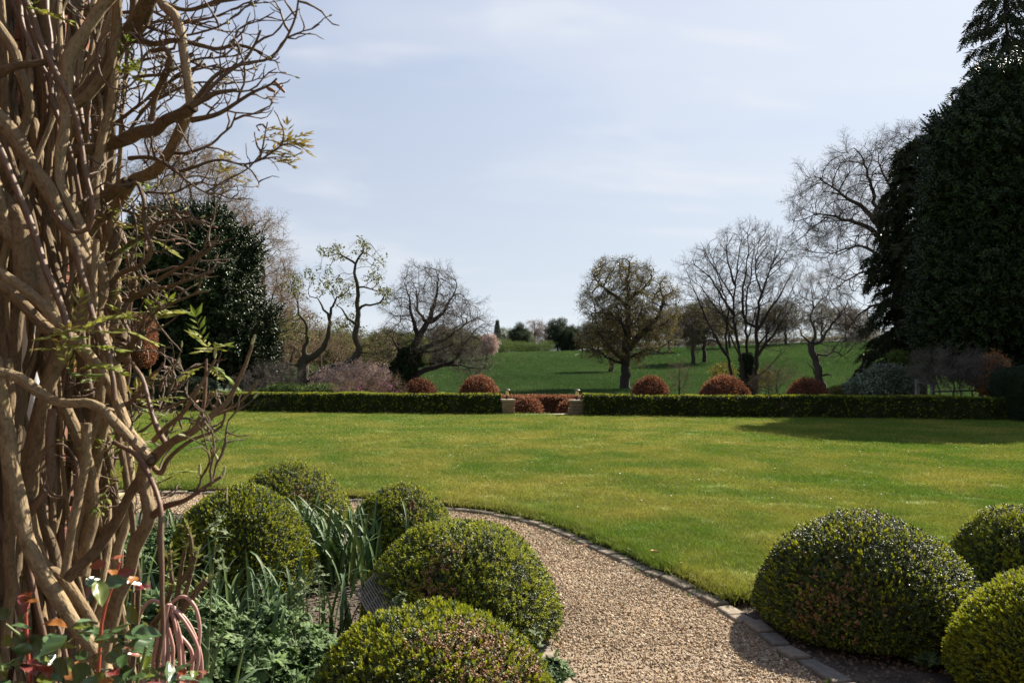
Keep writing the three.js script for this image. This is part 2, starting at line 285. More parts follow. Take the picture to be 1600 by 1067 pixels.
// bed soil
const soilTex = tex(512, 512, (u, v) => { const a = fbm(u * 12, v * 12, 71, 5, 12), b = vn(u * 128, v * 128, 72, 128); return mixc([0.025, 0.018, 0.012], [0.10, 0.07, 0.045], clamp(a * 1.3 - 0.3 + (b - 0.5) * 0.7)); }, [0.8, 0.8]);
{
  const g = flatSheet([[-12, 0.4], [9, 0.4], [9, 6.4], [3.5, 6.5], [1.9, 6.0], [1.9, 11], [-12, 11]], 0.0);
  const s = put('soil', g, std({ map: soilTex, bumpMap: soilTex, bumpScale: 0.03, roughness: 1 })); s.userData = { kind: 'structure', label: 'brown soil of the flower beds', category: 'soil' };
  const r = rng(31), geo = new THREE.IcosahedronGeometry(1, 0), C = new Copies(); for (let k = 0; k < 9000; k++) { const d = 3.2 + r() * 3.4, x = r() < 0.45 ? atX(1150 + r() * 520, d) : atX(250 + r() * 650, d); C.add(V(x, 0.0, -d), onSphere(r), r() * 6, V(0.006 + r() * 0.012, 0.005 + r() * 0.008, 0.006 + r() * 0.012), vary([0.11, 0.08, 0.055], r, 0.5)); }
  C.build('soil_crumbs', geo, std({ roughness: 1 }), s);
}
// gravel path
const PATH = [...OUTER, ...[...INNER].reverse()];
{
  const gt = tex(1024, 1024, (u, v) => { const n = hash3(Math.floor(u * 512), Math.floor(v * 512), 81), m = hash3(Math.floor(u * 341), Math.floor(v * 341), 82), c = mixc([0.10, 0.07, 0.045], [0.34, 0.26, 0.18], n); return c.map((q) => q * (0.5 + 0.7 * m)); }, [0.5, 0.5]);
  const p = put('gravel_path', flatSheet(PATH, 0.004), std({ map: gt, roughness: 1 })); p.userData = { kind: 'structure', label: 'curving path of tan pea gravel', category: 'path' };
  const r = rng(43), base = [0, 1, 2].map((k) => { const g = new THREE.IcosahedronGeometry(1, 0), q = g.attributes.position, rr = rng(k + 3); const memo = new Map(); for (let i = 0; i < q.count; i++) { const key = [q.getX(i), q.getY(i), q.getZ(i)].map((x) => x.toFixed(3)).join(); if (!memo.has(key)) memo.set(key, 0.75 + rr() * 0.5); const f = memo.get(key); q.setXYZ(i, q.getX(i) * f, q.getY(i) * f, q.getZ(i) * f); } g.computeVertexNormals(); return g; });
  const cs = base.map(() => new Copies()), tones = [[0.29, 0.205, 0.120], [0.35, 0.27, 0.175], [0.225, 0.145, 0.075], [0.43, 0.36, 0.26], [0.13, 0.085, 0.046], [0.29, 0.19, 0.108]];
  for (let k = 0; k < 120000; k++) {
    const t = Math.pow(r(), 1.15), i = Math.min(OUTER.length - 1, Math.floor(t * 0.86 * OUTER.length)), w = r(), x = lerp(OUTER[i][0], INNER[i][0], w) + (r() - 0.5) * 0.1, d = lerp(OUTER[i][1], INNER[i][1], w) + (r() - 0.5) * 0.1;
    if (d < 3.7 || !inside(PATH, x, d)) continue;
    const s = 0.003 + Math.pow(r(), 2.4) * 0.006 + (d > 6.5 ? 0.002 : 0), px = fbm(x * 2.2, d * 2.2, 88, 3);
    cs[k % 3].add(V(x, 0.004 + s * 0.4 * r(), -d), onSphere(r), r() * 6, V(s * (1 + r()), s * 0.8, s * (0.8 + r() * 0.5)), vary(tones[Math.floor(r() * 6)].map((q) => q * (0.8 + 0.45 * px)), r, 0.22));
  }
  cs.forEach((c, k) => c.build('gravel', base[k], std({ roughness: 0.85 }), p));
}
const stoneTex = tex(256, 256, (u, v) => { const a = fbm(u * 6, v * 6, 91, 5, 6), b = vn(u * 64, v * 64, 92, 64), k = 0.55 + a * 0.6 + (b - 0.5) * 0.25; return [k, k * 0.97, k * 0.92]; }, [2, 2]);
// stone setts: each one its own piece
{
  const tones = [[0.20, 0.172, 0.14], [0.26, 0.22, 0.175], [0.16, 0.142, 0.122], [0.23, 0.19, 0.148]], mats = tones.map((c) => std({ color: lin(...c), map: stoneTex, bumpMap: stoneTex, bumpScale: 0.006, roughness: 0.95 }));
  const geos = [0, 1, 2, 3].map((k) => { const g = new RoundedBoxGeometry(0.118, 0.09, 0.182, 1, 0.014), q = g.attributes.position, rr = rng(k + 60); const j = [0, 1, 2, 3, 4, 5, 6, 7].map(() => (rr() - 0.5) * 0.022); for (let i = 0; i < q.count; i++) { const c = (q.getX(i) > 0 ? 1 : 0) + (q.getZ(i) > 0 ? 2 : 0); q.setX(i, q.getX(i) + j[c]); q.setZ(i, q.getZ(i) + j[c + 4]); } g.computeVertexNormals(); return g; });
  function edging(name, label, line, from, to, step, group, y0) {
    const t = thing(name, label, 'edging', V(line[from][0], 0, -line[from][1])); const r = rng(from + 77); let acc = step;
    for (let k = from + 1; k < to; k++) {
      const a = line[k - 1], b = line[k]; acc += Math.hypot(b[0] - a[0], b[1] - a[1]); if (acc < step) continue; acc -= step * (0.97 + 0.06 * r());
      const n = Math.floor(r() * 4), m = new THREE.Mesh(geos[n], mats[Math.floor(r() * 4)]); m.name = 'sett'; m.castShadow = m.receiveShadow = true; m.position.set(b[0] - t.position.x + (r() - 0.5) * 0.012, y0 + (r() - 0.5) * 0.02, -b[1] - t.position.z); m.rotation.y = Math.atan2(b[0] - a[0], -(b[1] - a[1])) + (r() - 0.5) * 0.07; m.rotation.x = (r() - 0.5) * 0.09; m.rotation.z = (r() - 0.5) * 0.10; t.add(m);
    }
    return t;
  }
  const outer = offset(OUTER, 0.03);
  edging('stone_edging', 'curving row of grey stone setts between gravel path and lawn', outer, 4, 176, 0.2, null, -0.012);
  edging('stone_edging', 'worn row of stone setts along the bed side of the path', offset(INNER, -0.04), 2, 60, 0.21, null, -0.03);
}

// ================================================================ FOLIAGE KITS
function sprig(seed, n, len, wid, reach, tone = () => [1, 1, 1], up = 0.55) {     // a twig tip with leaves round it, growing along +y
  const r = rng(seed), F = new Faces();
  for (let k = 0; k < n; k++) {
    const h = (k + 0.3) / n * reach, a = k * 2.4 + r() * 0.6, e = lerp(0.25, 1.25, r()) * up + 0.1, dir = V(Math.cos(a) * Math.cos(e), Math.sin(e), Math.sin(a) * Math.cos(e)), side = V(-Math.sin(a), (r() - 0.5) * 0.9, Math.cos(a)).normalize();
    side.addScaledVector(dir, -side.dot(dir)).normalize();
    F.leaf(V(0, h, 0), dir, side, len * (0.75 + r() * 0.5), wid * (0.8 + r() * 0.4), 0.15, 0.12 * (r() - 0.3), tone(r));
  }
  return F.geometry();
}
function ball(seed, n, len, wid, rad, tone = () => [1, 1, 1]) {                   // leaves scattered all ways through a small clump
  const r = rng(seed), F = new Faces();
  for (let k = 0; k < n; k++) { const p = onSphere(r).multiplyScalar(rad * Math.cbrt(r())), dir = onSphere(r), side = onSphere(r); side.addScaledVector(dir, -side.dot(dir)).normalize(); F.leaf(p, dir, side, len * (0.7 + r() * 0.6), wid * (0.7 + r() * 0.6), 0.15, 0.1, tone(r)); }
  return F.geometry();
}
function twigSpray(seed, len, n, r0, droop = 0) {                                  // bare twigs fanning along +y
  const r = rng(seed), T = new Tubes();
  const axis = (o, d, l, rad, lev) => {
    const pts = [o.clone()], rr = [rad]; let p = o.clone(), q = d.clone(); const seg = lev ? 2 : 4;
    for (let k = 1; k <= seg; k++) { q.add(V(gauss(r) * 0.14, gauss(r) * 0.10 - droop * 0.1, gauss(r) * 0.14)).normalize(); p = p.clone().addScaledVector(q, l / seg); pts.push(p); rr.push(rad * (1 - 0.75 * k / seg)); }
    T.add(pts, rr, 3, false);
    if (lev < 2) { const m = lev ? 3 : n; for (let k = 0; k < m; k++) { const t = (k + 0.6) / m, i = Math.min(seg - 1, Math.floor(t * seg)), b = pts[i].clone().lerp(pts[i + 1], t * seg - i), a = r() * 6.28, s = V(Math.cos(a), 0, Math.sin(a)); s.addScaledVector(d, -s.dot(d)).normalize(); axis(b, d.clone().multiplyScalar(0.75).addScaledVector(s, 0.75).normalize(), l * lerp(0.55, 0.28, t) * (0.7 + r() * 0.6), rad * 0.6, lev + 1); } }
  };
  axis(V(0, 0, 0), V(0, 1, 0), len, r0, 0);
  return T.geometry();
}
const tintA = (r) => vary([1, 1, 1], r, 0.28);
const K = {
  boxOld: [sprig(1, 10, 0.0135, 0.008, 0.026, tintA), sprig(2, 10, 0.0135, 0.008, 0.025, tintA)],
  boxNew: [sprig(3, 9, 0.0135, 0.0075, 0.027, tintA, 1.0), sprig(4, 9, 0.014, 0.0075, 0.029, tintA, 1.0)],
  hedgeOld: ball(5, 16, 0.034, 0.02, 0.045, tintA), hedgeNew: sprig(6, 10, 0.035, 0.018, 0.06, tintA, 1.0),
  beech: ball(7, 12, 0.075, 0.045, 0.09, (r) => vary(r() < 0.2 ? [1.5, 1.35, 1.3] : [1, 1, 1], r, 0.35)),
  holly: ball(9, 18, 0.12, 0.055, 0.20, tintA), hollyB: sprig(10, 22, 0.13, 0.06, 0.45, tintA, 0.9),
  ivy: ball(11, 14, 0.10, 0.08, 0.12, tintA), bud: ball(12, 7, 0.10, 0.05, 0.16, tintA), oakLeaf: ball(13, 9, 0.14, 0.075, 0.26, tintA), farFine: ball(15, 20, 0.16, 0.1, 0.5, tintA), petal: ball(16, 8, 0.05, 0.045, 0.08, tintA),
  twig: [twigSpray(21, 1, 9, 0.010), twigSpray(22, 1, 10, 0.010), twigSpray(23, 1, 9, 0.010, 0.6)],
};
// ---- clipped shapes: sample points of a surface given by fn(direction) -> [point, normal]
function clipped(t, sample, n, kit, core, seedv, tone) {
  const r = rng(seedv), sets = kit.map(([geo, mat, share]) => [geo, mat, share, new Copies()]);
  for (let k = 0; k < n; k++) {
    const s = sample(r); if (!s) continue; const [p, nrm] = s; let u = r(), j = 0; const ch = tone(p, r, nrm); if (ch[1] !== undefined) j = ch[1]; else { for (j = 0; j < sets.length - 1 && u > sets[j][2]; j++) u -= sets[j][2]; }
    const dir = nrm.clone().multiplyScalar(1.1).add(onSphere(r).multiplyScalar(0.6)).add(V(0, 0.3, 0)).normalize();
    sets[j][3].add(p, dir, r() * 6.28, 0.75 + r() * 0.55, ch[0]);
  }
  sets.forEach(([geo, mat, , c], k) => c.build(['leaves', 'young_leaves', 'dead_leaves'][k] ?? 'leaves', geo, mat, t));
  if (core) put('inner_twigs', core, M.inner, t);
}
M.inner = std({ color: lin(0.055, 0.048, 0.024), roughness: 1 });
function domeShape(c, r, h, lump, seedv) {                                          // low dome standing on c
  const hh = h * 0.84, cy = h - hh;
  const f = (d, s = 1) => { const k = (1 + lump * (vn3(d.x * 2.2 + 5, d.y * 2.2, d.z * 2.2, seedv) - 0.5) * 2 + lump * 0.5 * (vn3(d.x * 6, d.y * 6 + 9, d.z * 6, seedv + 5) - 0.5)) * s, e = d.y < 0 ? 1 - 0.06 * Math.abs(d.y) : 1; return V(c.x + d.x * r * k * e, c.y + cy + d.y * (d.y < 0 ? cy * 1.05 : hh) * k, c.z + d.z * r * k * e); };
  return { sample: (rr) => { const d = onSphere(rr); if (d.y < -0.85) return null; const p = f(d, rr() < 0.3 ? 0.87 + 0.09 * rr() : 0.962 + 0.04 * rr()); if (p.y < c.y + 0.01) return null; return [p, V(d.x / r, d.y / hh, d.z / r).normalize()]; },
    core: () => { const g = new THREE.SphereGeometry(1, 32, 22), q = g.attributes.position, d = V(); for (let i = 0; i < q.count; i++) { d.fromBufferAttribute(q, i).normalize(); const p = f(d, 0.86); q.setXYZ(i, p.x, Math.max(p.y, c.y - 0.02), p.z); } g.computeVertexNormals(); return g; } };
}
function blobShape(list, lump = 0.12, seedv = 1, depth = 0.1) {                       // union of ellipsoids [centre, radii]
  const area = list.map(([, s]) => Math.pow(s.x * s.y * s.z, 2 / 3)), tot = area.reduce((a, b) => a + b);
  const pick = (u) => { u *= tot; for (let k = 0; k < list.length; k++) { if (u < area[k]) return k; u -= area[k]; } return 0; };
  return { sample: (rr) => { const k = pick(rr()), [c, s] = list[k], d = onSphere(rr), q = (1 + lump * (vn3(d.x * 2 + k * 9, d.y * 2, d.z * 2, seedv) - 0.5) * 2 + lump * (vn3(d.x * 5 + k * 9, d.y * 5, d.z * 5, seedv + 3) - 0.5)) * (1.02 - depth * rr()), p = V(c.x + d.x * s.x * q, c.y + d.y * s.y * q, c.z + d.z * s.z * q);
      for (let j = 0; j < list.length; j++) if (j !== k) { const [o, z] = list[j], e = ((p.x - o.x) / z.x) ** 2 + ((p.y - o.y) / z.y) ** 2 + ((p.z - o.z) / z.z) ** 2; if (e < 0.72) return null; }
      return [p, V(d.x / s.x, d.y / s.y, d.z / s.z).normalize()]; },
    core: (sc = 0.86) => mergeGeometries(list.map(([c, s], k) => { const g = new THREE.IcosahedronGeometry(1, 3), q = g.attributes.position, d = V(); for (let i = 0; i < q.count; i++) { d.fromBufferAttribute(q, i).normalize(); const f = (1 + lump * (vn3(d.x * 2 + k * 9, d.y * 2, d.z * 2, seedv) - 0.5) * 2) * sc; q.setXYZ(i, c.x + d.x * s.x * f, c.y + d.y * s.y * f, c.z + d.z * s.z * f); } g.computeVertexNormals(); return g; })) };
}

// ================================================================ TREES: limbs drawn by hand, finer branches grown towards points of the crown
{ // weeds and grass creeping between the setts and into the gravel
  const r = rng(48), C = new Copies(), p = scene.getObjectByName('gravel_path');
  for (let k = 0; k < 420; k++) { const inn = r() < 0.35, ln = inn ? INNER : OUTER, i = Math.floor(r() * 150), [x, d] = ln[i]; if (d < 3.8) continue; const cl = vn(i * 0.5, inn ? 3 : 8); if (cl < 0.5) continue; C.add(V(x + gauss(r) * 0.05 - (inn ? 0 : 0.05), 0.004, -d + gauss(r) * 0.05), V(gauss(r) * 0.4, 1, gauss(r) * 0.4).normalize(), r() * 6.28, 0.25 + r() * 0.4, vary([0.09, 0.14, 0.03], r, 0.3)); }
  for (let k = 0; k < 130; k++) { const i = Math.floor(r() * 130), w = r(), x = lerp(OUTER[i][0], INNER[i][0], w), d = lerp(OUTER[i][1], INNER[i][1], w); C.add(V(x, 0.004, -d), V(gauss(r) * 0.5, 1, gauss(r) * 0.5).normalize(), r() * 6.28, 0.15 + r() * 0.3, vary(r() < 0.5 ? [0.10, 0.14, 0.04] : [0.16, 0.09, 0.04], r, 0.3)); }
  C.build('weeds', K.hedgeNew, M.softLeaf, p);
}
function growTree(t, o) {
  // o: limbs [[ [points], r0, r1 ], ...] (the first is the trunk), crown: function(r)->point or list of ellipsoids, n, step, reach, kill, tip, mat, twig {n, len, mat}, leaf {...}
  const r = rng(o.seed), px = [], py = [], pz = [], par = [], rad = [], limbOf = []; const add = (x, y, z, p, ra, l) => { px.push(x); py.push(y); pz.push(z); par.push(p); rad.push(ra); limbOf.push(l); return px.length - 1; };
  o.limbs.forEach(([pts, r0, r1], li) => {
    const c = new THREE.CatmullRomCurve3(pts, false, 'centripetal'), len = c.getLength(), n = Math.max(3, Math.ceil(len / (o.step * 0.8))), sp = c.getSpacedPoints(n); let prev = -1;
    if (li) { let best = 1e9; for (let k = 0; k < px.length; k++) { const dd = (px[k] - sp[0].x) ** 2 + (py[k] - sp[0].y) ** 2 + (pz[k] - sp[0].z) ** 2; if (dd < best) { best = dd; prev = k; } } if (o.multi && o.multi.includes(li)) prev = -1; }
    const w = (o.wobble ?? 0.25) * o.step; sp.forEach((p, k) => { if (prev >= 0 && k === 0 && li && !(o.multi && o.multi.includes(li))) return; const e = k && k < n ? w : 0; prev = add(p.x + gauss(r) * e * 0.5, p.y + gauss(r) * e * 0.4, p.z + gauss(r) * e * 0.5, prev, lerp(r0, r1, Math.pow(k / n, 0.8)), li); });
  });
  const own = px.length, A = [];
  for (let k = 0; k < o.n; k++) { const p = o.crown(r); if (p) A.push(p); }
  const near = new Int32Array(A.length).fill(-1), nd = new Float64Array(A.length).fill(1e18), dead = new Uint8Array(A.length), reach2 = o.reach ** 2, kill2 = o.kill ** 2;
  const seedFrom = o.bareTrunk ?? 0; const scan = (i) => { if (py[i] < seedFrom) return; for (let k = 0; k < A.length; k++) if (!dead[k]) { const a = A[k], dd = (a.x - px[i]) ** 2 + (a.y - py[i]) ** 2 + (a.z - pz[i]) ** 2; if (dd < nd[k]) { nd[k] = dd; near[k] = i; if (dd < kill2) dead[k] = 1; } } };
  for (let i = 0; i < own; i++) scan(i);
  const kids = new Map();
  for (let it = 0; it < (o.iters ?? 60); it++) {
    const pull = new Map();
    for (let k = 0; k < A.length; k++) if (!dead[k] && near[k] >= 0 && nd[k] < reach2) { const i = near[k], a = A[k], l = Math.sqrt(nd[k]) + 1e-9; let v = pull.get(i); if (!v) pull.set(i, v = [0, 0, 0]); v[0] += (a.x - px[i]) / l; v[1] += (a.y - py[i]) / l; v[2] += (a.z - pz[i]) / l; }
    if (!pull.size) break; const fresh = [];
    for (const [i, v] of pull) {
      const c = kids.get(i) ?? 0; if (c > 3) continue; kids.set(i, c + 1);
      let l = Math.hypot(...v) + 1e-9, x = v[0] / l + gauss(r) * o.jit, y = v[1] / l + gauss(r) * o.jit + (o.lift ?? 0), z = v[2] / l + gauss(r) * o.jit; const p = par[i]; if (p >= 0) { const k = o.stiff ?? 0.5, q = Math.hypot(px[i] - px[p], py[i] - py[p], pz[i] - pz[p]) + 1e-9; if (c === 0) { x += k * (px[i] - px[p]) / q; y += k * (py[i] - py[p]) / q; z += k * (pz[i] - pz[p]) / q; } }
      l = Math.hypot(x, y, z); fresh.push(add(px[i] + x / l * o.step, py[i] + y / l * o.step, pz[i] + z / l * o.step, i, 0, -1));
    }
    fresh.forEach(scan);
  }
  const N = px.length, ch = Array.from({ length: N }, () => []); for (let k = 0; k < N; k++) if (par[k] >= 0) ch[par[k]].push(k);
  const pw = o.pipe ?? 2.3, acc = new Float64Array(N); for (let k = N - 1; k >= 0; k--) { if (!ch[k].length) acc[k] = o.tip ** pw; if (!rad[k]) rad[k] = Math.pow(acc[k], 1 / pw); if (par[k] >= 0) acc[par[k]] += acc[k]; }
  for (let k = own; k < N; k++) rad[k] = Math.min(rad[k], rad[par[k]] * 0.9);
  const trunk = new Tubes(), br = new Tubes(), pt = (k) => V(px[k], py[k], pz[k]), isTrunk = (l) => l === 0 || (o.multi && o.multi.includes(l));
  const startAt = (k, from) => { const pts = [], rr = []; if (from >= 0) { pts.push(pt(from)); rr.push(Math.min(rad[from], rad[k] * 1.15)); } let c = k, l = limbOf[k]; for (;;) { pts.push(pt(c)); rr.push(rad[c]); let b = -1; for (const q of ch[c]) if (b < 0 || (limbOf[q] === l && l >= 0 && limbOf[b] !== l) || (rad[q] > rad[b] && !(limbOf[b] === l && l >= 0))) b = q; for (const q of ch[c]) if (q !== b) stack.push([q, c]); if (b < 0) break; c = b; } if (!(isTrunk(l) && from < 0)) for (let i = 1; i < pts.length - 1; i++) { pts[i].lerp(pts[i - 1].clone().add(pts[i + 1]).multiplyScalar(0.5), 0.3); } const m = rr[0]; (isTrunk(l) ? trunk : br).add(pts, rr, m > 0.12 ? 10 : m > 0.05 ? 7 : m > 0.02 ? 5 : 3, m > 0.05); };
  const stack = []; for (let k = 0; k < N; k++) if (par[k] < 0) stack.push([k, -1]); while (stack.length) startAt(...stack.pop());
  trunk.build('trunk', o.mat, t); br.build('branches', o.mat, t);
  const tips = []; for (let k = own; k < N; k++) { const p = par[k]; tips.push([pt(k), V(px[k] - px[p], py[k] - py[p], pz[k] - pz[p]).normalize(), !ch[k].length, rad[k]]); }
  if (o.twig) { const sets = K.twig.map(() => new Copies()); for (const [p, d, end, ra] of tips) { if (ra > 0.05) continue; const m = end ? o.twig.tips ?? 2 : r() < (o.twig.along ?? 0.6) ? 1 : 0; for (let j = 0; j < m; j++) { const q = d.clone().multiplyScalar(end ? 1.2 : 0.5).add(onSphere(r).multiplyScalar(end ? 0.6 : 1)).add(V(0, o.twig.up ?? 0.15, 0)).normalize(); const s = o.twig.len * (0.6 + r() * 0.7); sets[Math.floor(r() * 3)].add(p, q, r() * 6.28, V(s * (o.twig.fat ?? 1), s, s * (o.twig.fat ?? 1))); } } sets.forEach((c, k) => c.build('twigs', K.twig[k], o.twig.mat, t)); }
  if (o.leaf) { const c = new Copies(), geo = o.leaf.geo; for (const [p, d, end, ra] of tips) { if (ra > 0.06 || (o.leaf.ends && !end && r() > 0.12)) continue; const m = Math.floor(o.leaf.per * (end ? 1.5 : 1) + r()); for (let j = 0; j < m; j++) c.add(p.clone().add(onSphere(r).multiplyScalar(o.leaf.spread * Math.cbrt(r()))), onSphere(r), r() * 6.28, o.leaf.size * (0.6 + r() * 0.8), vary(mixc(o.leaf.c0, o.leaf.c1, r()), r, 0.2)); } c.build('leaves', geo, o.leaf.mat ?? M.softLeaf, t); }
  return { tips };
}
// crown points: ellipsoids given in photograph pixels at a depth: [px, py, rx, ry, rzMetres, dz]
function pxBlobs(list, depth) { return list.map(([x, y, rx, ry, rz, dz = 0]) => { const k = (depth + dz) / FPX; return [P(x, y, depth + dz), V(rx * k, ry * k, rz ?? (rx * k))]; }); }
function crownOf(blobs, shell = 0.5) { const vol = blobs.map(([, s]) => s.x * s.y * s.z), tot = vol.reduce((a, b) => a + b); return (r) => { let u = r() * tot, k = 0; while (k < blobs.length - 1 && u > vol[k]) u -= vol[k++]; const [c, s] = blobs[k], d = onSphere(r), q = Math.pow(r(), shell / 1.5 * 0.5 + 0.08); return V(c.x + d.x * s.x * q, c.y + d.y * s.y * q, c.z + d.z * s.z * q); }; }
const limb = (depth, pts, r0, r1) => [pts.map(([x, y, dz = 0]) => P(x, y, depth + dz)), r0, r1];
M.darkBark = bark(0.040, 0.031, 0.023); M.greyBark = bark(0.075, 0.062, 0.05); M.brownBark = bark(0.10, 0.068, 0.042); M.mossBark = bark(0.12, 0.10, 0.045); M.twigDark = std({ color: lin(0.055, 0.042, 0.032), roughness: 0.9 }); M.twigBrown = std({ color: lin(0.15, 0.10, 0.058), roughness: 0.9 }); M.twigGrey = std({ color: lin(0.11, 0.09, 0.072), roughness: 0.9 });

// ================================================================ LOW HEDGE, GATE PIERS, STEPS
function hedgeBox(t, x0, x1, off0, off1, top, n, seedv, round = 0.05) {               // a clipped hedge along the hedge line
  const at = (x, s, y) => V(x, y, -(hedgeD(x) + s)), tone1 = boxTone(0.16, seedv), tone = (p, r) => { const c = tone1(p, r); return c[1] ? c : [c[0].map((q) => q * 0.75), 0]; };
  const H = (x) => top + 0.03 * (vn(x * 0.9, 3, seedv) - 0.5) * 2 + 0.015 * (vn(x * 4, 5, seedv) - 0.5), Lx = x1 - x0, W = off1 - off0, topShare = 2.2, tot = topShare * Lx * W + 2 * Lx * top + 2 * W * top;
  const sample = (r) => { let u = r() * tot; const j = -0.02 - 0.05 * Math.pow(r(), 1.5) + 0.03, bump = (x, y) => 0.12 * (vn(x * 2, y * 3, seedv + 4) - 0.5); if (u < topShare * Lx * W) { const x = lerp(x0, x1, r()); const p = at(x, lerp(off0, off1, r()), H(x) + j + 0.01); return [p, V(0, 1, 0)]; } u -= topShare * Lx * W; if (u < 2 * Lx * top) { const x = lerp(x0, x1, r()), y = r() * H(x), f = u < Lx * top; return [at(x, f ? off0 - j + bump(x, y) : off1 + j, y), V(0, 0, f ? 1 : -1)]; } u -= 2 * Lx * top; const f = u < W * top; return [at(f ? x0 - j : x1 + j, lerp(off0, off1, r()), r() * top), V(f ? -1 : 1, 0, 0)]; };
  const sh = new Copies(), rs = rng(seedv + 40); for (let k = 0; k < Lx * 420; k++) { const x = lerp(x0, x1, rs()), f = vn(x * 1.7, 9, seedv); if (rs() > 0.35 + f) continue; sh.add(at(x, lerp(off0 + 0.02, off1 - 0.02, rs()), H(x) - 0.005), V(gauss(rs) * 0.22, 1, gauss(rs) * 0.22).normalize(), rs() * 6.28, 0.7 + rs() * 0.9 * f + 0.25 * rs(), vary(mixc(NEW_BOX[0], NEW_BOX[1], rs()), rs, 0.2)); } sh.build('lit_top_shoots', K.hedgeNew, M.softLeaf, t);  // young growth on the top alone, its bright colour painting the sunlit edge
  const g = new THREE.BoxGeometry(Lx - 0.12, top, W - 0.12, 40, 1, 1), q = g.attributes.position; for (let i = 0; i < q.count; i++) { const x = (x0 + x1) / 2 + q.getX(i), s = (off0 + off1) / 2 - q.getZ(i), p = at(x, s, Math.max(0.02, (q.getY(i) / top + 0.5) * (H(x) - 0.06))); q.setXYZ(i, p.x, p.y, p.z); } g.computeVertexNormals();
  clipped(t, sample, n, [[K.hedgeOld, M.satinLeaf, 0.72], [K.hedgeNew, M.softLeaf, 0.28]], g, seedv, tone);
}
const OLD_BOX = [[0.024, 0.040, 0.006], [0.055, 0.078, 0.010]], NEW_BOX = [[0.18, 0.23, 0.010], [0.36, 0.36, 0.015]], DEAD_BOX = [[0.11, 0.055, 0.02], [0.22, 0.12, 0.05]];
function boxTone(young0, seedv, deadSpots = []) {
  return (p, r) => {
    for (const [c, rad] of deadSpots) { const d = p.distanceTo(c) / rad + (vn3(p.x * 12, p.y * 12, p.z * 12, seedv) - 0.5) * 0.9; if (r() < (0.8 - d * 0.8) * (rad > 0.3 ? 1 : 0.7)) return [vary(mixc(DEAD_BOX[0], DEAD_BOX[1], r()), r, 0.2), 2]; }
    const young = r() < young0 + 0.5 * (vn3(p.x * 9, p.y * 9, p.z * 9, seedv + 7) - 0.5) ? 1 : 0;
    return young ? [vary(mixc(NEW_BOX[0], NEW_BOX[1], r()), r, 0.2), 1] : [vary(mixc(OLD_BOX[0], OLD_BOX[1], r()), r, 0.25), 0];
  };
}
{
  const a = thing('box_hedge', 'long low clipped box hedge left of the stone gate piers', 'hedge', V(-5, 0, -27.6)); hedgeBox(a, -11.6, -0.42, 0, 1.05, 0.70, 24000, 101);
  const b = thing('box_hedge', 'long low clipped box hedge right of the stone gate piers', 'hedge', V(8, 0, -25)); hedgeBox(b, 2.40, 15.3, 0, 1.05, 0.70, 27000, 102);
}
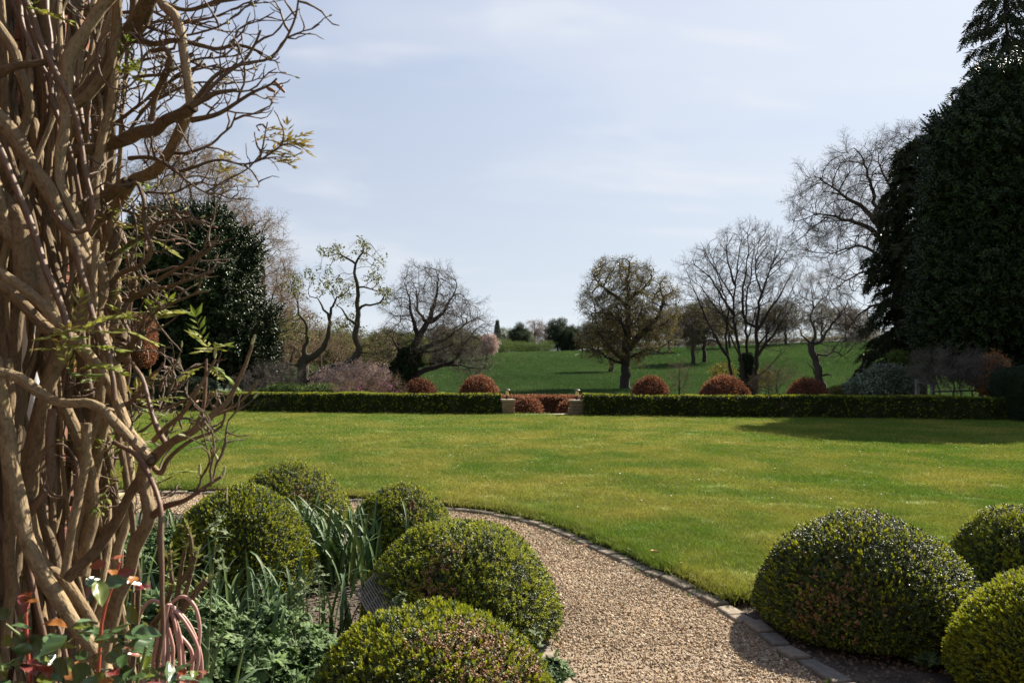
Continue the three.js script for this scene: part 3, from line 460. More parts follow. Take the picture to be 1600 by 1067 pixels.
{
  const stone = [[0.17, 0.112, 0.058], [0.21, 0.145, 0.078], [0.135, 0.092, 0.05], [0.18, 0.11, 0.055]].map((c) => std({ color: lin(...c), map: stoneTex, bumpMap: stoneTex, bumpScale: 0.008, roughness: 0.95 })), capM = std({ color: lin(0.34, 0.29, 0.22), map: stoneTex, roughness: 0.9 }), metal = std({ color: lin(0.03, 0.028, 0.025), roughness: 0.5, metalness: 0.6 }), amber = std({ color: lin(0.55, 0.40, 0.16), roughness: 0.35 }), mortar = std({ color: lin(0.30, 0.26, 0.2), roughness: 1 });
  for (const [px0, px1, side, words] of [[781, 803, 1, 'left'], [898, 912, -1, 'right']]) {
    const x = side > 0 ? -0.17 : 2.16, d = hedgeD(x) + 0.30, c = V(x, LAWN_Y, -d), w = 0.42;
    const t = thing('gate_pier', side > 0 ? 'square stone pier at the end of the left box hedge' : 'square stone pier at the end of the right box hedge', 'pier', c, 'stone piers either side of the garden steps');
    const yr = Math.atan(0.195); const local = (g, nm, m) => { const o = new THREE.Mesh(g, m); o.name = nm; o.castShadow = o.receiveShadow = true; t.add(o); return o; }; t.rotation.y = yr;
    local(new THREE.BoxGeometry(w - 0.03, 0.46, w - 0.03).translate(0, 0.23, 0), 'mortar_core', mortar);
    const r = rng(side + 9); let y = 0;
    for (let k = 0; k < 4; k++) { const h = [0.13, 0.10, 0.12, 0.1][k]; for (let s = 0; s < 4; s++) { const a = s * Math.PI / 2, cut = (k + s) % 2 ? 0.26 : 0.16; let u = -w / 2; for (const l of [cut, w - cut]) { const o = local(new RoundedBoxGeometry(l - 0.012, h - 0.012, 0.03, 1, 0.006), 'stone', stone[Math.floor(r() * 4)]); const cu = u + l / 2; o.position.set(Math.cos(a) * cu + Math.sin(a) * (w / 2 - 0.012), y + h / 2, -Math.sin(a) * cu + Math.cos(a) * (w / 2 - 0.012)); o.rotation.y = a; u += l; } } y += h; }
    local(new RoundedBoxGeometry(w + 0.08, 0.06, w + 0.08, 2, 0.012).translate(0, 0.485, 0), 'cap_stone', capM);
    const lt = thing('pier_lamp', side > 0 ? 'small mushroom lamp on top of the left stone pier' : 'small mushroom lamp on top of the right stone pier', 'lamp', V(x, LAWN_Y + 0.514, -d), 'lamps on the stone piers');
    const part = (g, nm, m) => { const o = new THREE.Mesh(g, m); o.name = nm; o.castShadow = o.receiveShadow = true; lt.add(o); };
    part(new THREE.CylinderGeometry(0.022, 0.03, 0.10, 12).translate(0, 0.05, 0), 'post', metal); part(new THREE.CylinderGeometry(0.045, 0.04, 0.13, 14).translate(0, 0.165, 0), 'glass', amber); lt.scale.setScalar(1.3); part(new THREE.LatheGeometry([[0.001, 0.275], [0.05, 0.268], [0.085, 0.245], [0.085, 0.232], [0.04, 0.232]].map(([a, b]) => new THREE.Vector2(a, b)), 16), 'cap', metal);
  }
  // steps down between the piers
  const st = thing('stone_steps', 'pale stone steps going down between the two piers', 'steps', V(1, 0, -27)), pale = std({ color: lin(0.36, 0.32, 0.25), map: stoneTex, roughness: 0.9 });
  for (let k = 0; k < 7; k++) { const o = new THREE.Mesh(new RoundedBoxGeometry(1.9, 0.09, 0.42, 1, 0.012), k ? stone[k % 4] : pale); o.name = 'tread'; const d = hedgeD(1) + 0.42 + k * 0.33; o.position.set(0, LAWN_Y - 0.03 - k * 0.17, -d + 27); o.rotation.y = Math.atan(0.195); o.castShadow = o.receiveShadow = true; st.add(o); }
  for (const sx of [-0.02, 2.02]) { const s = new THREE.Shape([[0, -1.3], [0, 0.3], [0.2, 0.3], [2.2, -0.75], [2.2, -1.3]].map(([a, b]) => new THREE.Vector2(a, b))), g = new THREE.ExtrudeGeometry(s, { depth: 0.22, bevelEnabled: true, bevelSize: 0.01, bevelThickness: 0.01, bevelSegments: 1 }); g.rotateY(Math.PI / 2); const o = new THREE.Mesh(g, stone[1]); o.name = 'cheek_wall'; o.castShadow = o.receiveShadow = true; o.position.set(sx - 1 - 0.11, 0, -(hedgeD(sx) + 0.55) + 27); st.add(o); }
}
// ================================================================ COPPER BEECH TOPIARY
const BEECH = [[0.085, 0.031, 0.012], [0.21, 0.098, 0.046]];
const beechTone = (p, r) => [vary(mixc(BEECH[0], BEECH[1], Math.pow(r(), 1.4)), r, 0.25), 0];
function beechDome(label, px, topY, wpx, d, name = 'beech_dome') {
  const x = atX(px, d), g = land(x, d), top = P(px, topY, d).y, h = top - g, rr = wpx / 2 / FPX * d, t = thing(name, label, 'topiary', V(x, g, -d), 'clipped copper beech domes');
  const c = V(x, g, -d), hh = Math.min(h * 0.8, rr * 1.25); // rounded cap over a gently widening skirt
  const f = (dir, s) => { const y = dir.y, n = 1 + 0.06 * (vn3(dir.x * 3, dir.y * 3, dir.z * 3, px) - 0.5); return y >= 0 ? V(c.x + dir.x * rr * s * n, c.y + h - hh + y * hh * s * n, c.z + dir.z * rr * s * n) : V(c.x + dir.x / Math.sqrt(1 - y * y + 1e-4) * rr * s * n, c.y + (h - hh) * (1 + y), c.z + dir.z / Math.sqrt(1 - y * y + 1e-4) * rr * s * n); };
  const sample = (r) => { const q = onSphere(r); if (q.y < 0) q.y = -r() * 0.999; return [f(q, 0.95 + 0.07 * r()), V(q.x, Math.max(0, q.y), q.z).normalize()]; };
  const core = new THREE.SphereGeometry(1, 24, 18), qq = core.attributes.position, dd = V(); for (let i = 0; i < qq.count; i++) { dd.fromBufferAttribute(qq, i).normalize(); const p = f(dd.y < 0 ? V(dd.x, dd.y, dd.z) : dd, 0.88); qq.setXYZ(i, p.x, p.y, p.z); } core.computeVertexNormals();
  clipped(t, sample, Math.round(2600 * rr * Math.max(1, h * 0.6)), [[K.beech, M.softLeaf, 1]], core, px + 3, beechTone);
}
beechDome('round copper beech dome showing over the left hedge, nearest the left pier', 749, 589, 62, 32);
beechDome('smaller copper beech dome over the left hedge beside the ivy trunk', 656, 594, 54, 33);
beechDome('copper beech dome behind the magenta flowered shrub', 577, 597, 58, 34);
beechDome('copper beech dome over the right hedge beside the oak trunk', 1016, 591, 58, 31.5);
beechDome('broad copper beech dome in front of the many-stemmed bare tree', 1132, 589, 80, 30.5);
beechDome('dark small beech dome at the foot of the crooked tree', 1261, 593, 60, 30.5);
beechDome('beech dome below the steps against the left pier', 824, 622, 44, 30.8);
beechDome('paler beech dome below the steps against the right pier', 889, 627, 34, 30.5);
{
  const t = thing('beech_hedge', 'long clipped brown beech hedge seen through the gap between the piers', 'hedge', onLand(850, 37)), tone = beechTone;
  const X0 = -3.2, X1 = 6, D = 36.4, W = 0.9, g0 = -1.25, top = P(850, 621, 37).y, sample = (r) => { const x = lerp(X0, X1, r()), u = r(), j = (r() - 0.6) * 0.1; return u < 0.35 ? [V(x, top + j, -(D + r() * W)), V(0, 1, 0)] : [V(x, lerp(g0, top, r()), -(D - j)), V(0, 0, 1)]; };
  clipped(t, sample, 9000, [[K.beech, M.softLeaf, 1]], new THREE.BoxGeometry(X1 - X0 - 0.1, top - g0 - 0.08, W - 0.1).translate((X0 + X1) / 2, (top + g0) / 2 - 0.03, -(D + W / 2)), 55, tone);
}
{ // clipped block on a clear stem, far left
  const d = 29.2, b = onLand(212, d), t = thing('beech_standard', 'clipped copper beech block on a bare stem at the far left', 'topiary', b), a = P(188, 497, d), z = P(234, 570, d), c = V((a.x + z.x) / 2, (a.y + z.y) / 2, -d), hx = (z.x - a.x) / 2, hy = (a.y - z.y) / 2;
  const sample = (r) => { const q = onSphere(r), m = Math.pow(Math.abs(q.x) ** 5 + Math.abs(q.y) ** 5 + Math.abs(q.z) ** 5, -0.2) * (0.96 + 0.06 * r()); return [V(c.x + q.x * m * hx, c.y + q.y * m * hy, c.z + q.z * m * hx), q]; };
  clipped(t, sample, 4200, [[K.beech, M.softLeaf, 1]], new THREE.BoxGeometry(hx * 1.72, hy * 1.72, hx * 1.72).translate(c.x, c.y, c.z), 88, beechTone);
  new Tubes().add([b.clone().add(V(0, -0.05, 0)), V(c.x, c.y, c.z)], [0.09, 0.06], 8).build('stem', M.greyBark, t);
}
// dark yew hedges at either side
const YEW = [[0.014, 0.026, 0.010], [0.030, 0.050, 0.018]], yewTone = (p, r) => [vary(mixc(YEW[0], YEW[1], r()), r, 0.25), 0];
function yewBlock(label, x0, x1, d0, d1, top, n, seedv) {
  const t = thing('yew_hedge', label, 'hedge', V((x0 + x1) / 2, 0, -(d0 + d1) / 2)), hx = (x1 - x0) / 2, hz = (d1 - d0) / 2, c = V((x0 + x1) / 2, top / 2 - 0.1, -(d0 + d1) / 2), hy = top / 2 + 0.1;
  const f = (q, s, e) => { const m = Math.pow(Math.abs(q.x) ** e + Math.abs(q.y) ** e + Math.abs(q.z) ** e, -1 / e) * s * (1 + 0.05 * (vn3(q.x * 5, q.y * 5, q.z * 5, seedv) - 0.5)); return V(c.x + q.x * m * hx, Math.max(0.0, c.y + q.y * m * hy), c.z + q.z * m * hz); };
  const core = new THREE.IcosahedronGeometry(1, 4), qq = core.attributes.position, dd = V(); for (let i = 0; i < qq.count; i++) { dd.fromBufferAttribute(qq, i).normalize(); const p = f(dd, 0.95, 7); qq.setXYZ(i, p.x, p.y, p.z); } core.computeVertexNormals();
  clipped(t, (r) => { const q = onSphere(r); q.x /= 1; return [f(q, 0.97 + 0.05 * r(), 7), q]; }, n, [[K.hedgeOld, M.satinLeaf, 1]], core, seedv, yewTone);
}
yewBlock('tall dark yew block at the right end of the box hedge', 14.75, 19.5, 22.7, 24.9, 1.68, 16000, 61);
yewBlock('tall dark yew hedge behind the vine, left of the box hedge', -17.5, -11.2, 29.0, 30.4, 1.32, 14000, 62);

// ================================================================ BIG EVERGREENS
const HOLLY = [[0.011, 0.022, 0.006], [0.030, 0.050, 0.013]], hollyTone = (p, r) => [vary(mixc(HOLLY[0], HOLLY[1], r()), r, 0.25), r() < 0.5 ? 0 : 1];
function evergreen(name, label, base, list, n, seedv, tone = hollyTone, kit) {
  const t = thing(name, label, 'tree', base), s = blobShape(list, 0.26, seedv, 0.2), top = list.reduce((a, [c]) => c.y > a.y ? c : a, V(0, -9, 0));
  clipped(t, s.sample, n, kit ?? [[K.holly, M.glossLeaf, 0.5], [K.hollyB, M.glossLeaf, 0.5]], s.core(0.80), seedv, tone); t.children.forEach((c) => { if (c.name === 'inner_twigs') c.name = 'inner_crown'; else c.name = 'crown'; });
  const shoots = new Copies(), rs = rng(seedv + 9); for (let k = 0; k < n * 0.075; k++) { const q = s.sample(rs); if (!q) continue; const e = q[1].clone().add(onSphere(rs).multiplyScalar(0.5)).add(V(0, 0.35, 0)).normalize(); for (let j = 0; j < 4; j++) shoots.add(q[0].clone().addScaledVector(e, 0.05 + j * 0.18), e, rs() * 6.28, 0.9 - j * 0.15, vary(mixc(HOLLY[0], HOLLY[1], rs()), rs, 0.25)); } shoots.build('shoots', K.hollyB, M.glossLeaf, t);
  new Tubes().add([base.clone().add(V(0, -0.1, 0)), base.clone().lerp(top, 0.4), top], [0.28, 0.22, 0.08], 9).build('trunk', M.darkBark, t);
  return t;
}
evergreen('holly_tree', 'rounded dark holly tree on the left behind the vine', onLand(300, 34), pxBlobs([[300, 430, 95, 95, 2.4], [275, 510, 115, 85, 2.8], [350, 520, 68, 75, 2.0], [255, 400, 60, 70, 2.0], [320, 380, 45, 50, 1.5], [395, 560, 25, 38, 1.0], [240, 560, 60, 50, 2]], 34), 20000, 71);
evergreen('holly_tree', 'huge dark holly tree filling the right edge', onLand(1620, 28.3), pxBlobs([[1605, 240, 110, 112, 3.0], [1640, 380, 150, 140, 4.0], [1535, 470, 68, 100, 2.4], [1640, 500, 150, 100, 3.6], [1535, 330, 56, 100, 2.2], [1522, 215, 48, 48, 1.6], [1592, 160, 66, 40, 2.0], [1490, 530, 36, 38, 1.3], [1655, 150, 70, 50, 2], [1484, 290, 20, 44, 1.0], [1474, 420, 24, 50, 1.0], [1470, 490, 26, 44, 1.0], [1560, 128, 24, 20, 0.8]], 28.3), 46000, 72);
// spruces: whorls of drooping boughs hung with sprays
const spruceSpray = (() => {
  const r = rng(301), F = new Faces(); const brush = (o, d, l, w) => { const e = o.clone().addScaledVector(d, l), s1 = V().crossVectors(d, V(0, 1, 0.2)).normalize(), s2 = V().crossVectors(d, s1).normalize(); for (const s of [s1, s2]) { const c = vary([1, 1, 1], r, 0.3); const m = o.clone().lerp(e, 0.4); F.tri(o, m.clone().addScaledVector(s, w), e, c); F.tri(o, e, m.clone().addScaledVector(s, -w), c); } };
  brush(V(0, 0, 0), V(0, 1, 0), 0.7, 0.03); for (let k = 0; k < 13; k++) { const h = 0.05 + k * 0.048, s = k % 2 ? 1 : -1, d = V(s * 0.75, 0.7, gauss(r) * 0.45).normalize(); brush(V(0, h, 0), d, 0.30 * (1 - h * 0.8) * (0.7 + r() * 0.6), 0.024); } return F.geometry(); })();
function spruce(label, px, d, topY, botY, wpx, n, seedv, bare) {
  const b = onLand(px, d), top = P(px, topY, d), t = thing('spruce_tree', label, 'tree', b, 'dark spruces on the right'), r = rng(seedv), Hh = top.y - b.y, w = wpx / FPX * d, low = P(px, botY, d).y - b.y;
  new Tubes().add([0, 0.3, 0.6, 0.85, 1].map((k) => V(b.x + gauss(r) * 0.05, b.y - 0.1 + Hh * k, b.z)), [0.3, 0.24, 0.15, 0.07, 0.015], 9).build('trunk', M.darkBark, t);
  const B = new Tubes(), C = new Copies();
  for (let k = 0; k < n; k++) {
    const h = lerp(low, Hh * 0.985, Math.pow((k + r()) / n, 0.85)), f = 1 - (h - low) / (Hh - low), l = w * (0.10 + 0.9 * Math.pow(f, 0.7)) * (0.65 + r() * 0.5), a = k * 2.4 + r() * 0.8, o = V(Math.cos(a), 0, Math.sin(a)), pts = [], rr = [];
    for (let q = 0; q <= 6; q++) { const u = q / 6; pts.push(V(b.x + o.x * l * u, b.y + h + l * (0.16 * u - 0.62 * u * u + 0.24 * u * u * u) + gauss(r) * 0.03, b.z + o.z * l * u)); rr.push(0.045 * (1 - u) * (0.4 + f) + 0.006); }
    B.add(pts, rr, 4, false);
    const m = Math.ceil(l * (bare ? 10 : 16)); for (let q = 0; q < m; q++) { const u = 0.12 + 0.88 * Math.pow((q + r()) / m, 0.8), i = Math.min(5, Math.floor(u * 6)), p = pts[i].clone().lerp(pts[i + 1], u * 6 - i), side = V(-o.z, 0, o.x).multiplyScalar((r() - 0.5) * 2.2), dir = o.clone().multiplyScalar(0.7).add(side).add(V(0, -0.7 - r() * 1.1, 0)).normalize(); C.add(p, dir, r() * 6.28, 0.65 + r() * 0.6, vary(mixc([0.022, 0.034, 0.013], [0.052, 0.062, 0.022], r()), r, 0.25)); }
  }
  B.build('branches', M.darkBark, t); C.build('needles', spruceSpray, M.satinLeaf, t);
}
spruce('dark drooping spruce between the bare tree and the big holly', 1437, 34.5, 205, 575, 105, 140, 401);
spruce('very tall spruce whose top rises above the big holly', 1585, 33.5, -35, 420, 165, 110, 402, true);

// ================================================================ BARE AND BUDDING TREES BEHIND THE HEDGE
M.dimMoss = bark(0.065, 0.055, 0.028);
{ // leaning two-limbed tree on the left, sparse young leaves
  const d = 34, t = thing('old_magnolia', 'twisting old tree with two leaning trunks and sparse leaf tufts', 'tree', onLand(473, d));
  growTree(t, { seed: 501, step: 0.26, reach: 1.6, kill: 0.34, jit: 0.28, tip: 0.013, n: 900, mat: M.dimMoss, bareTrunk: P(0, 560, d).y, wobble: 0.35, stiff: 0.3,
    limbs: [limb(d, [[472, 660], [471, 620], [472, 592], [474, 570], [480, 558]], 0.30, 0.22), limb(d, [[472, 600], [492, 588], [512, 577], [535, 573], [552, 562], [562, 546], [556, 528], [556, 505], [560, 490], [556, 470], [560, 450], [553, 430], [556, 410], [566, 396], [572, 380]], 0.24, 0.03),
      limb(d, [[478, 560], [495, 553], [508, 540], [513, 520], [513, 497], [520, 475], [530, 462], [545, 452]], 0.17, 0.014), limb(d, [[480, 562], [474, 545], [480, 530], [479, 512], [468, 492], [463, 470], [455, 455]], 0.13, 0.014), limb(d, [[513, 497], [505, 480], [495, 468], [480, 460]], 0.07, 0.012), limb(d, [[556, 505], [540, 495], [530, 480], [522, 470]], 0.07, 0.012), limb(d, [[558, 482], [572, 476], [590, 474], [600, 460], [608, 450]], 0.07, 0.012), limb(d, [[556, 412], [540, 402], [525, 395], [510, 400]], 0.06, 0.012), limb(d, [[560, 450], [580, 450], [590, 455], [603, 458]], 0.05, 0.012), limb(d, [[474, 575], [462, 568], [452, 570], [447, 565]], 0.09, 0.05)],
    crown: crownOf(pxBlobs([[568, 390, 22, 16, 1], [520, 395, 24, 16, 1], [590, 408, 16, 12, 0.8], [598, 460, 16, 14, 1], [500, 440, 26, 22, 1], [462, 450, 20, 22, 1], [535, 450, 26, 26, 1], [580, 430, 14, 20, 0.8], [585, 545, 26, 22, 1], [460, 520, 26, 30, 1], [540, 500, 20, 20, 1]], d), 0.8),
    twig: { len: 0.42, tips: 1, along: 0.3, fat: 1.3, mat: M.twigDark }, leaf: { geo: K.bud, ends: 1, per: 2.6, spread: 0.16, size: 1.15, c0: [0.10, 0.11, 0.02], c1: [0.20, 0.20, 0.05] } });
}
{ // ivy-clad leaning tree with a wide bare crown
  const d = 36, t = thing('ivy_clad_tree', 'leaning bare tree with an ivy covered trunk and sweeping crown', 'tree', onLand(615, d));
  const limbs = [limb(d, [[612, 660], [616, 618], [625, 590], [635, 565], [645, 545]], 0.50, 0.26), limb(d, [[640, 556], [655, 525], [670, 500], [680, 470], [684, 440], [682, 422]], 0.22, 0.014), limb(d, [[655, 527], [645, 500], [640, 470], [632, 445]], 0.13, 0.014), limb(d, [[668, 505], [690, 490], [705, 465], [715, 445]], 0.13, 0.014), limb(d, [[640, 560], [670, 540], [700, 528], [730, 505], [750, 495]], 0.15, 0.014), limb(d, [[640, 600], [660, 580], [690, 572], [708, 565], [722, 545], [740, 520], [755, 505]], 0.17, 0.014), limb(d, [[690, 572], [720, 570], [745, 576], [768, 573]], 0.08, 0.012), limb(d, [[640, 562], [665, 550], [690, 545], [715, 535]], 0.11, 0.014), limb(d, [[630, 572], [622, 545], [612, 530], [600, 520]], 0.1, 0.012), limb(d, [[668, 505], [650, 480], [655, 450]], 0.1, 0.012)];
  growTree(t, { seed: 502, step: 0.28, reach: 2.2, kill: 0.33, jit: 0.14, stiff: 0.7, tip: 0.014, n: 3600, mat: M.darkBark, bareTrunk: P(0, 600, d).y, limbs,
    crown: crownOf(pxBlobs([[670, 450, 48, 38, 1.9], [690, 490, 60, 40, 2.4], [720, 520, 48, 35, 2.2], [640, 490, 34, 40, 1.6], [735, 560, 36, 30, 2], [620, 530, 25, 30, 1.2], [680, 540, 50, 30, 2]], d), 0.45), twig: { len: 0.6, tips: 2, along: 0.45, fat: 1.3, mat: M.twigDark }, leaf: { geo: K.bud, per: 0.2, spread: 0.2, size: 0.4, c0: [0.10, 0.08, 0.03], c1: [0.16, 0.12, 0.05] } });
  const C = new Copies(), r = rng(77); for (let k = 0; k < 2600; k++) { const u = r(), a = r() * 6.28, i = u * 4 * 0.98, c = limbs[0][0][Math.floor(i)].clone().lerp(limbs[0][0][Math.min(4, Math.floor(i) + 1)], i % 1), w = lerp(0.75, 0.38, u) * (0.75 + 0.35 * vn(a * 1.2, u * 9, 4)); C.add(c.add(V(Math.cos(a) * w, 0, Math.sin(a) * w)), V(Math.cos(a), 0.2, Math.sin(a)).normalize(), r() * 6, 0.8 + r() * 0.6, vary(mixc([0.012, 0.022, 0.008], [0.03, 0.05, 0.015], r()), r, 0.2)); }
  C.build('ivy', K.ivy, M.glossLeaf, t);
}
{ // the oak out in the field
  const d = 80, t = thing('oak_tree', 'broad old oak with thick trunk and small bronze leaves in the field', 'tree', onLand(978, d));
  growTree(t, { seed: 503, step: 0.5, reach: 3.2, kill: 0.62, jit: 0.34, tip: 0.034, n: 3600, mat: M.darkBark, bareTrunk: P(0, 590, d).y, wobble: 0.4,
    limbs: [limb(d, [[978, 622], [978, 606], [978, 585], [979, 560], [980, 530], [982, 500], [981, 470], [980, 440], [984, 415]], 0.60, 0.10), limb(d, [[980, 548], [995, 530], [1012, 512], [1030, 490], [1036, 470], [1032, 450]], 0.42, 0.08), limb(d, [[979, 565], [965, 555], [955, 545], [945, 530], [930, 520]], 0.26, 0.06), limb(d, [[976, 568], [965, 566], [952, 560], [938, 550], [925, 545]], 0.2, 0.05), limb(d, [[981, 480], [965, 465], [950, 455], [935, 440], [925, 425]], 0.24, 0.05), limb(d, [[981, 468], [1000, 455], [1015, 440], [1020, 428]], 0.2, 0.05), limb(d, [[980, 510], [960, 495], [940, 488], [925, 490]], 0.2, 0.05), limb(d, [[1008, 516], [1030, 510], [1045, 500], [1058, 490]], 0.2, 0.05), limb(d, [[983, 560], [1000, 550], [1020, 548], [1035, 553]], 0.17, 0.05), limb(d, [[981, 500, 2], [985, 480, 4], [990, 460, 5]], 0.2, 0.05), limb(d, [[980, 520, -2], [970, 500, -4], [965, 480, -5]], 0.2, 0.05)],
    crown: crownOf(pxBlobs([[965, 430, 46, 30, 3.4], [990, 440, 40, 36, 3.4], [935, 470, 32, 40, 3], [970, 490, 55, 45, 4.5], [1035, 465, 30, 34, 3], [1030, 510, 36, 40, 3.5], [935, 530, 36, 32, 3], [985, 545, 45, 25, 3.5], [1000, 480, 50, 40, 4]], d), 0.75), twig: { len: 0.9, tips: 2, along: 0.2, fat: 1.6, mat: M.twigDark }, leaf: { geo: K.oakLeaf, per: 2.3, spread: 0.5, size: 1.15, c0: [0.095, 0.075, 0.016], c1: [0.17, 0.14, 0.035] } });
}
{ // many-stemmed bare tree
  const d = 38, t = thing('multi_stem_tree', 'tall bare tree with several upright stems, one clad in ivy', 'tree', onLand(1165, d));
  const L0 = limb(d, [[1160, 665], [1160, 615], [1161, 590], [1157, 560], [1150, 520], [1146, 480], [1150, 440], [1155, 400], [1160, 370]], 0.13, 0.012);
  growTree(t, { seed: 504, step: 0.3, reach: 3.2, kill: 0.36, jit: 0.08, lift: 0.22, tip: 0.013, n: 4200, mat: M.darkBark, bareTrunk: P(0, 570, d).y, multi: [1, 2, 3], stiff: 0.8, wobble: 0.15,
    limbs: [L0, limb(d, [[1176, 665, 0.2], [1180, 615], [1182, 580], [1183, 540], [1183, 500], [1190, 460], [1205, 420], [1215, 385]], 0.17, 0.012), limb(d, [[1168, 665, 0.6], [1168, 600, 0.6], [1167, 560, 0.6], [1166, 510, 0.7], [1168, 460, 0.8], [1175, 420, 0.8], [1180, 375, 0.8]], 0.12, 0.012), limb(d, [[1148, 665, 0.4], [1144, 590, 0.4], [1138, 560, 0.4], [1135, 530, 0.3], [1138, 490, 0.2], [1128, 450], [1115, 410], [1105, 385]], 0.11, 0.012),
      limb(d, [[1137, 560], [1120, 530], [1105, 500], [1090, 465], [1078, 435]], 0.09, 0.012), limb(d, [[1146, 490], [1130, 465], [1115, 440], [1095, 420], [1080, 410]], 0.08, 0.012), limb(d, [[1183, 560], [1195, 540], [1210, 520], [1230, 490], [1245, 465]], 0.09, 0.012), limb(d, [[1183, 520], [1200, 490], [1220, 460], [1235, 430]], 0.09, 0.012), limb(d, [[1150, 450], [1140, 420], [1135, 390], [1138, 370]], 0.07, 0.012), limb(d, [[1166, 510], [1160, 470], [1165, 430], [1170, 380], [1168, 362]], 0.08, 0.012), limb(d, [[1138, 500], [1118, 480], [1100, 455], [1085, 440]], 0.07, 0.012), limb(d, [[1183, 590], [1205, 570], [1225, 550]], 0.05, 0.012), limb(d, [[1150, 520], [1125, 490], [1100, 475], [1075, 460]], 0.05, 0.01), limb(d, [[1183, 545], [1205, 510], [1228, 475], [1240, 445]], 0.05, 0.01), limb(d, [[1148, 470], [1125, 430], [1105, 400], [1095, 378]], 0.05, 0.01), limb(d, [[1190, 460], [1180, 420], [1185, 385], [1190, 365]], 0.05, 0.01), limb(d, [[1205, 420], [1225, 400], [1235, 385]], 0.04, 0.01), limb(d, [[1166, 540, 0.6], [1180, 490, 1.4], [1195, 450, 2], [1205, 415, 2.2]], 0.05, 0.01), limb(d, [[1157, 560], [1140, 520, -0.8], [1125, 470, -1.6], [1118, 430, -2]], 0.05, 0.01)],
    crown: crownOf(pxBlobs([[1160, 400, 60, 40, 2.2], [1115, 425, 45, 40, 2], [1205, 425, 45, 45, 2], [1090, 450, 30, 40, 1.6], [1230, 470, 25, 45, 1.6], [1160, 470, 70, 45, 2.4], [1100, 510, 34, 35, 1.5], [1215, 520, 30, 40, 1.5]], d), 0.3), twig: { len: 0.6, tips: 2, along: 0.28, up: 0.5, fat: 1.1, mat: M.twigDark } });
  const C = new Copies(), r = rng(78); for (let k = 0; k < 900; k++) { const u = r(), a = r() * 6.28, c = P(lerp(1167, 1167, u), lerp(640, 555, u), d + 0.6), w = 0.17 + 0.1 * r(); C.add(c.add(V(Math.cos(a) * w, 0, Math.sin(a) * w)), V(Math.cos(a), 0.2, Math.sin(a)).normalize(), r() * 6, 0.7 + r() * 0.5, vary(mixc([0.012, 0.022, 0.008], [0.03, 0.05, 0.015], r()), r, 0.2)); } C.build('ivy', K.ivy, M.glossLeaf, t);
}
{ // crooked small tree
  const d = 33, t = thing('crooked_tree', 'small crooked bare tree right of the many-stemmed tree', 'tree', onLand(1285, d));
  growTree(t, { seed: 505, step: 0.24, reach: 1.5, kill: 0.3, jit: 0.32, tip: 0.013, n: 1900, mat: M.greyBark, bareTrunk: P(0, 590, d).y, wobble: 0.35, stiff: 0.3,
    limbs: [limb(d, [[1290, 660], [1287, 620], [1284, 595], [1276, 570], [1270, 550], [1266, 535]], 0.19, 0.13), limb(d, [[1267, 540], [1275, 525], [1272, 505], [1268, 485], [1275, 465]], 0.09, 0.012), limb(d, [[1267, 537], [1255, 525], [1248, 512]], 0.07, 0.012), limb(d, [[1268, 540], [1285, 530], [1300, 512], [1312, 495], [1325, 485]], 0.09, 0.012), limb(d, [[1284, 592], [1272, 580], [1262, 565]], 0.06, 0.014), limb(d, [[1286, 588], [1296, 582], [1300, 590]], 0.06, 0.018), limb(d, [[1270, 552], [1290, 555], [1305, 550], [1322, 560]], 0.06, 0.012)],
    crown: crownOf(pxBlobs([[1275, 460, 32, 30, 1.2], [1300, 480, 34, 34, 1.3], [1255, 490, 22, 28, 1], [1320, 520, 24, 30, 1], [1305, 545, 26, 18, 1], [1295, 440, 26, 16, 1]], d), 0.8), twig: { len: 0.5, tips: 2, along: 0.3, fat: 1.1, mat: M.twigGrey } });
}
{ // big bare tree on the right
  const d = 46, t = thing('lime_tree', 'tall wide bare tree arching left of the dark spruce', 'tree', onLand(1412, d));
  growTree(t, { seed: 506, step: 0.4, reach: 3.6, kill: 0.46, jit: 0.08, lift: 0.06, tip: 0.016, n: 5200, mat: M.darkBark, bareTrunk: P(0, 520, d).y, stiff: 0.8,
    limbs: [limb(d, [[1415, 670], [1413, 600], [1410, 520], [1405, 460], [1398, 420], [1388, 385], [1375, 355], [1368, 320], [1362, 290], [1350, 250]], 0.55, 0.05), limb(d, [[1396, 412], [1375, 372], [1350, 352], [1320, 342], [1290, 335], [1265, 330]], 0.26, 0.018), limb(d, [[1378, 358], [1350, 325], [1325, 310], [1300, 290], [1275, 275]], 0.2, 0.018), limb(d, [[1398, 420], [1405, 370], [1410, 320], [1418, 270], [1425, 225]], 0.28, 0.018), limb(d, [[1408, 340], [1395, 300], [1380, 270], [1372, 235]], 0.16, 0.014), limb(d, [[1400, 425], [1370, 395], [1340, 385], [1310, 392], [1285, 405]], 0.16, 0.014), limb(d, [[1404, 450], [1380, 435], [1350, 425], [1320, 440], [1300, 455]], 0.13, 0.014), limb(d, [[1408, 490], [1385, 475], [1360, 480], [1335, 500], [1322, 520]], 0.13, 0.014), limb(d, [[1410, 520], [1385, 530], [1355, 565], [1330, 590]], 0.1, 0.014), limb(d, [[1412, 300], [1430, 270], [1445, 230], [1450, 200]], 0.14, 0.014)],
    crown: crownOf(pxBlobs([[1340, 275, 60, 45, 3.2], [1285, 310, 45, 45, 3], [1400, 250, 50, 45, 3], [1300, 370, 58, 45, 3], [1360, 330, 60, 50, 3.4], [1430, 225, 30, 35, 2], [1330, 430, 45, 30, 2.4], [1260, 340, 24, 40, 2], [1345, 500, 35, 30, 2]], d), 0.35), twig: { len: 0.85, tips: 2, along: 0.28, up: 0.2, fat: 1.1, mat: M.twigDark } });
}
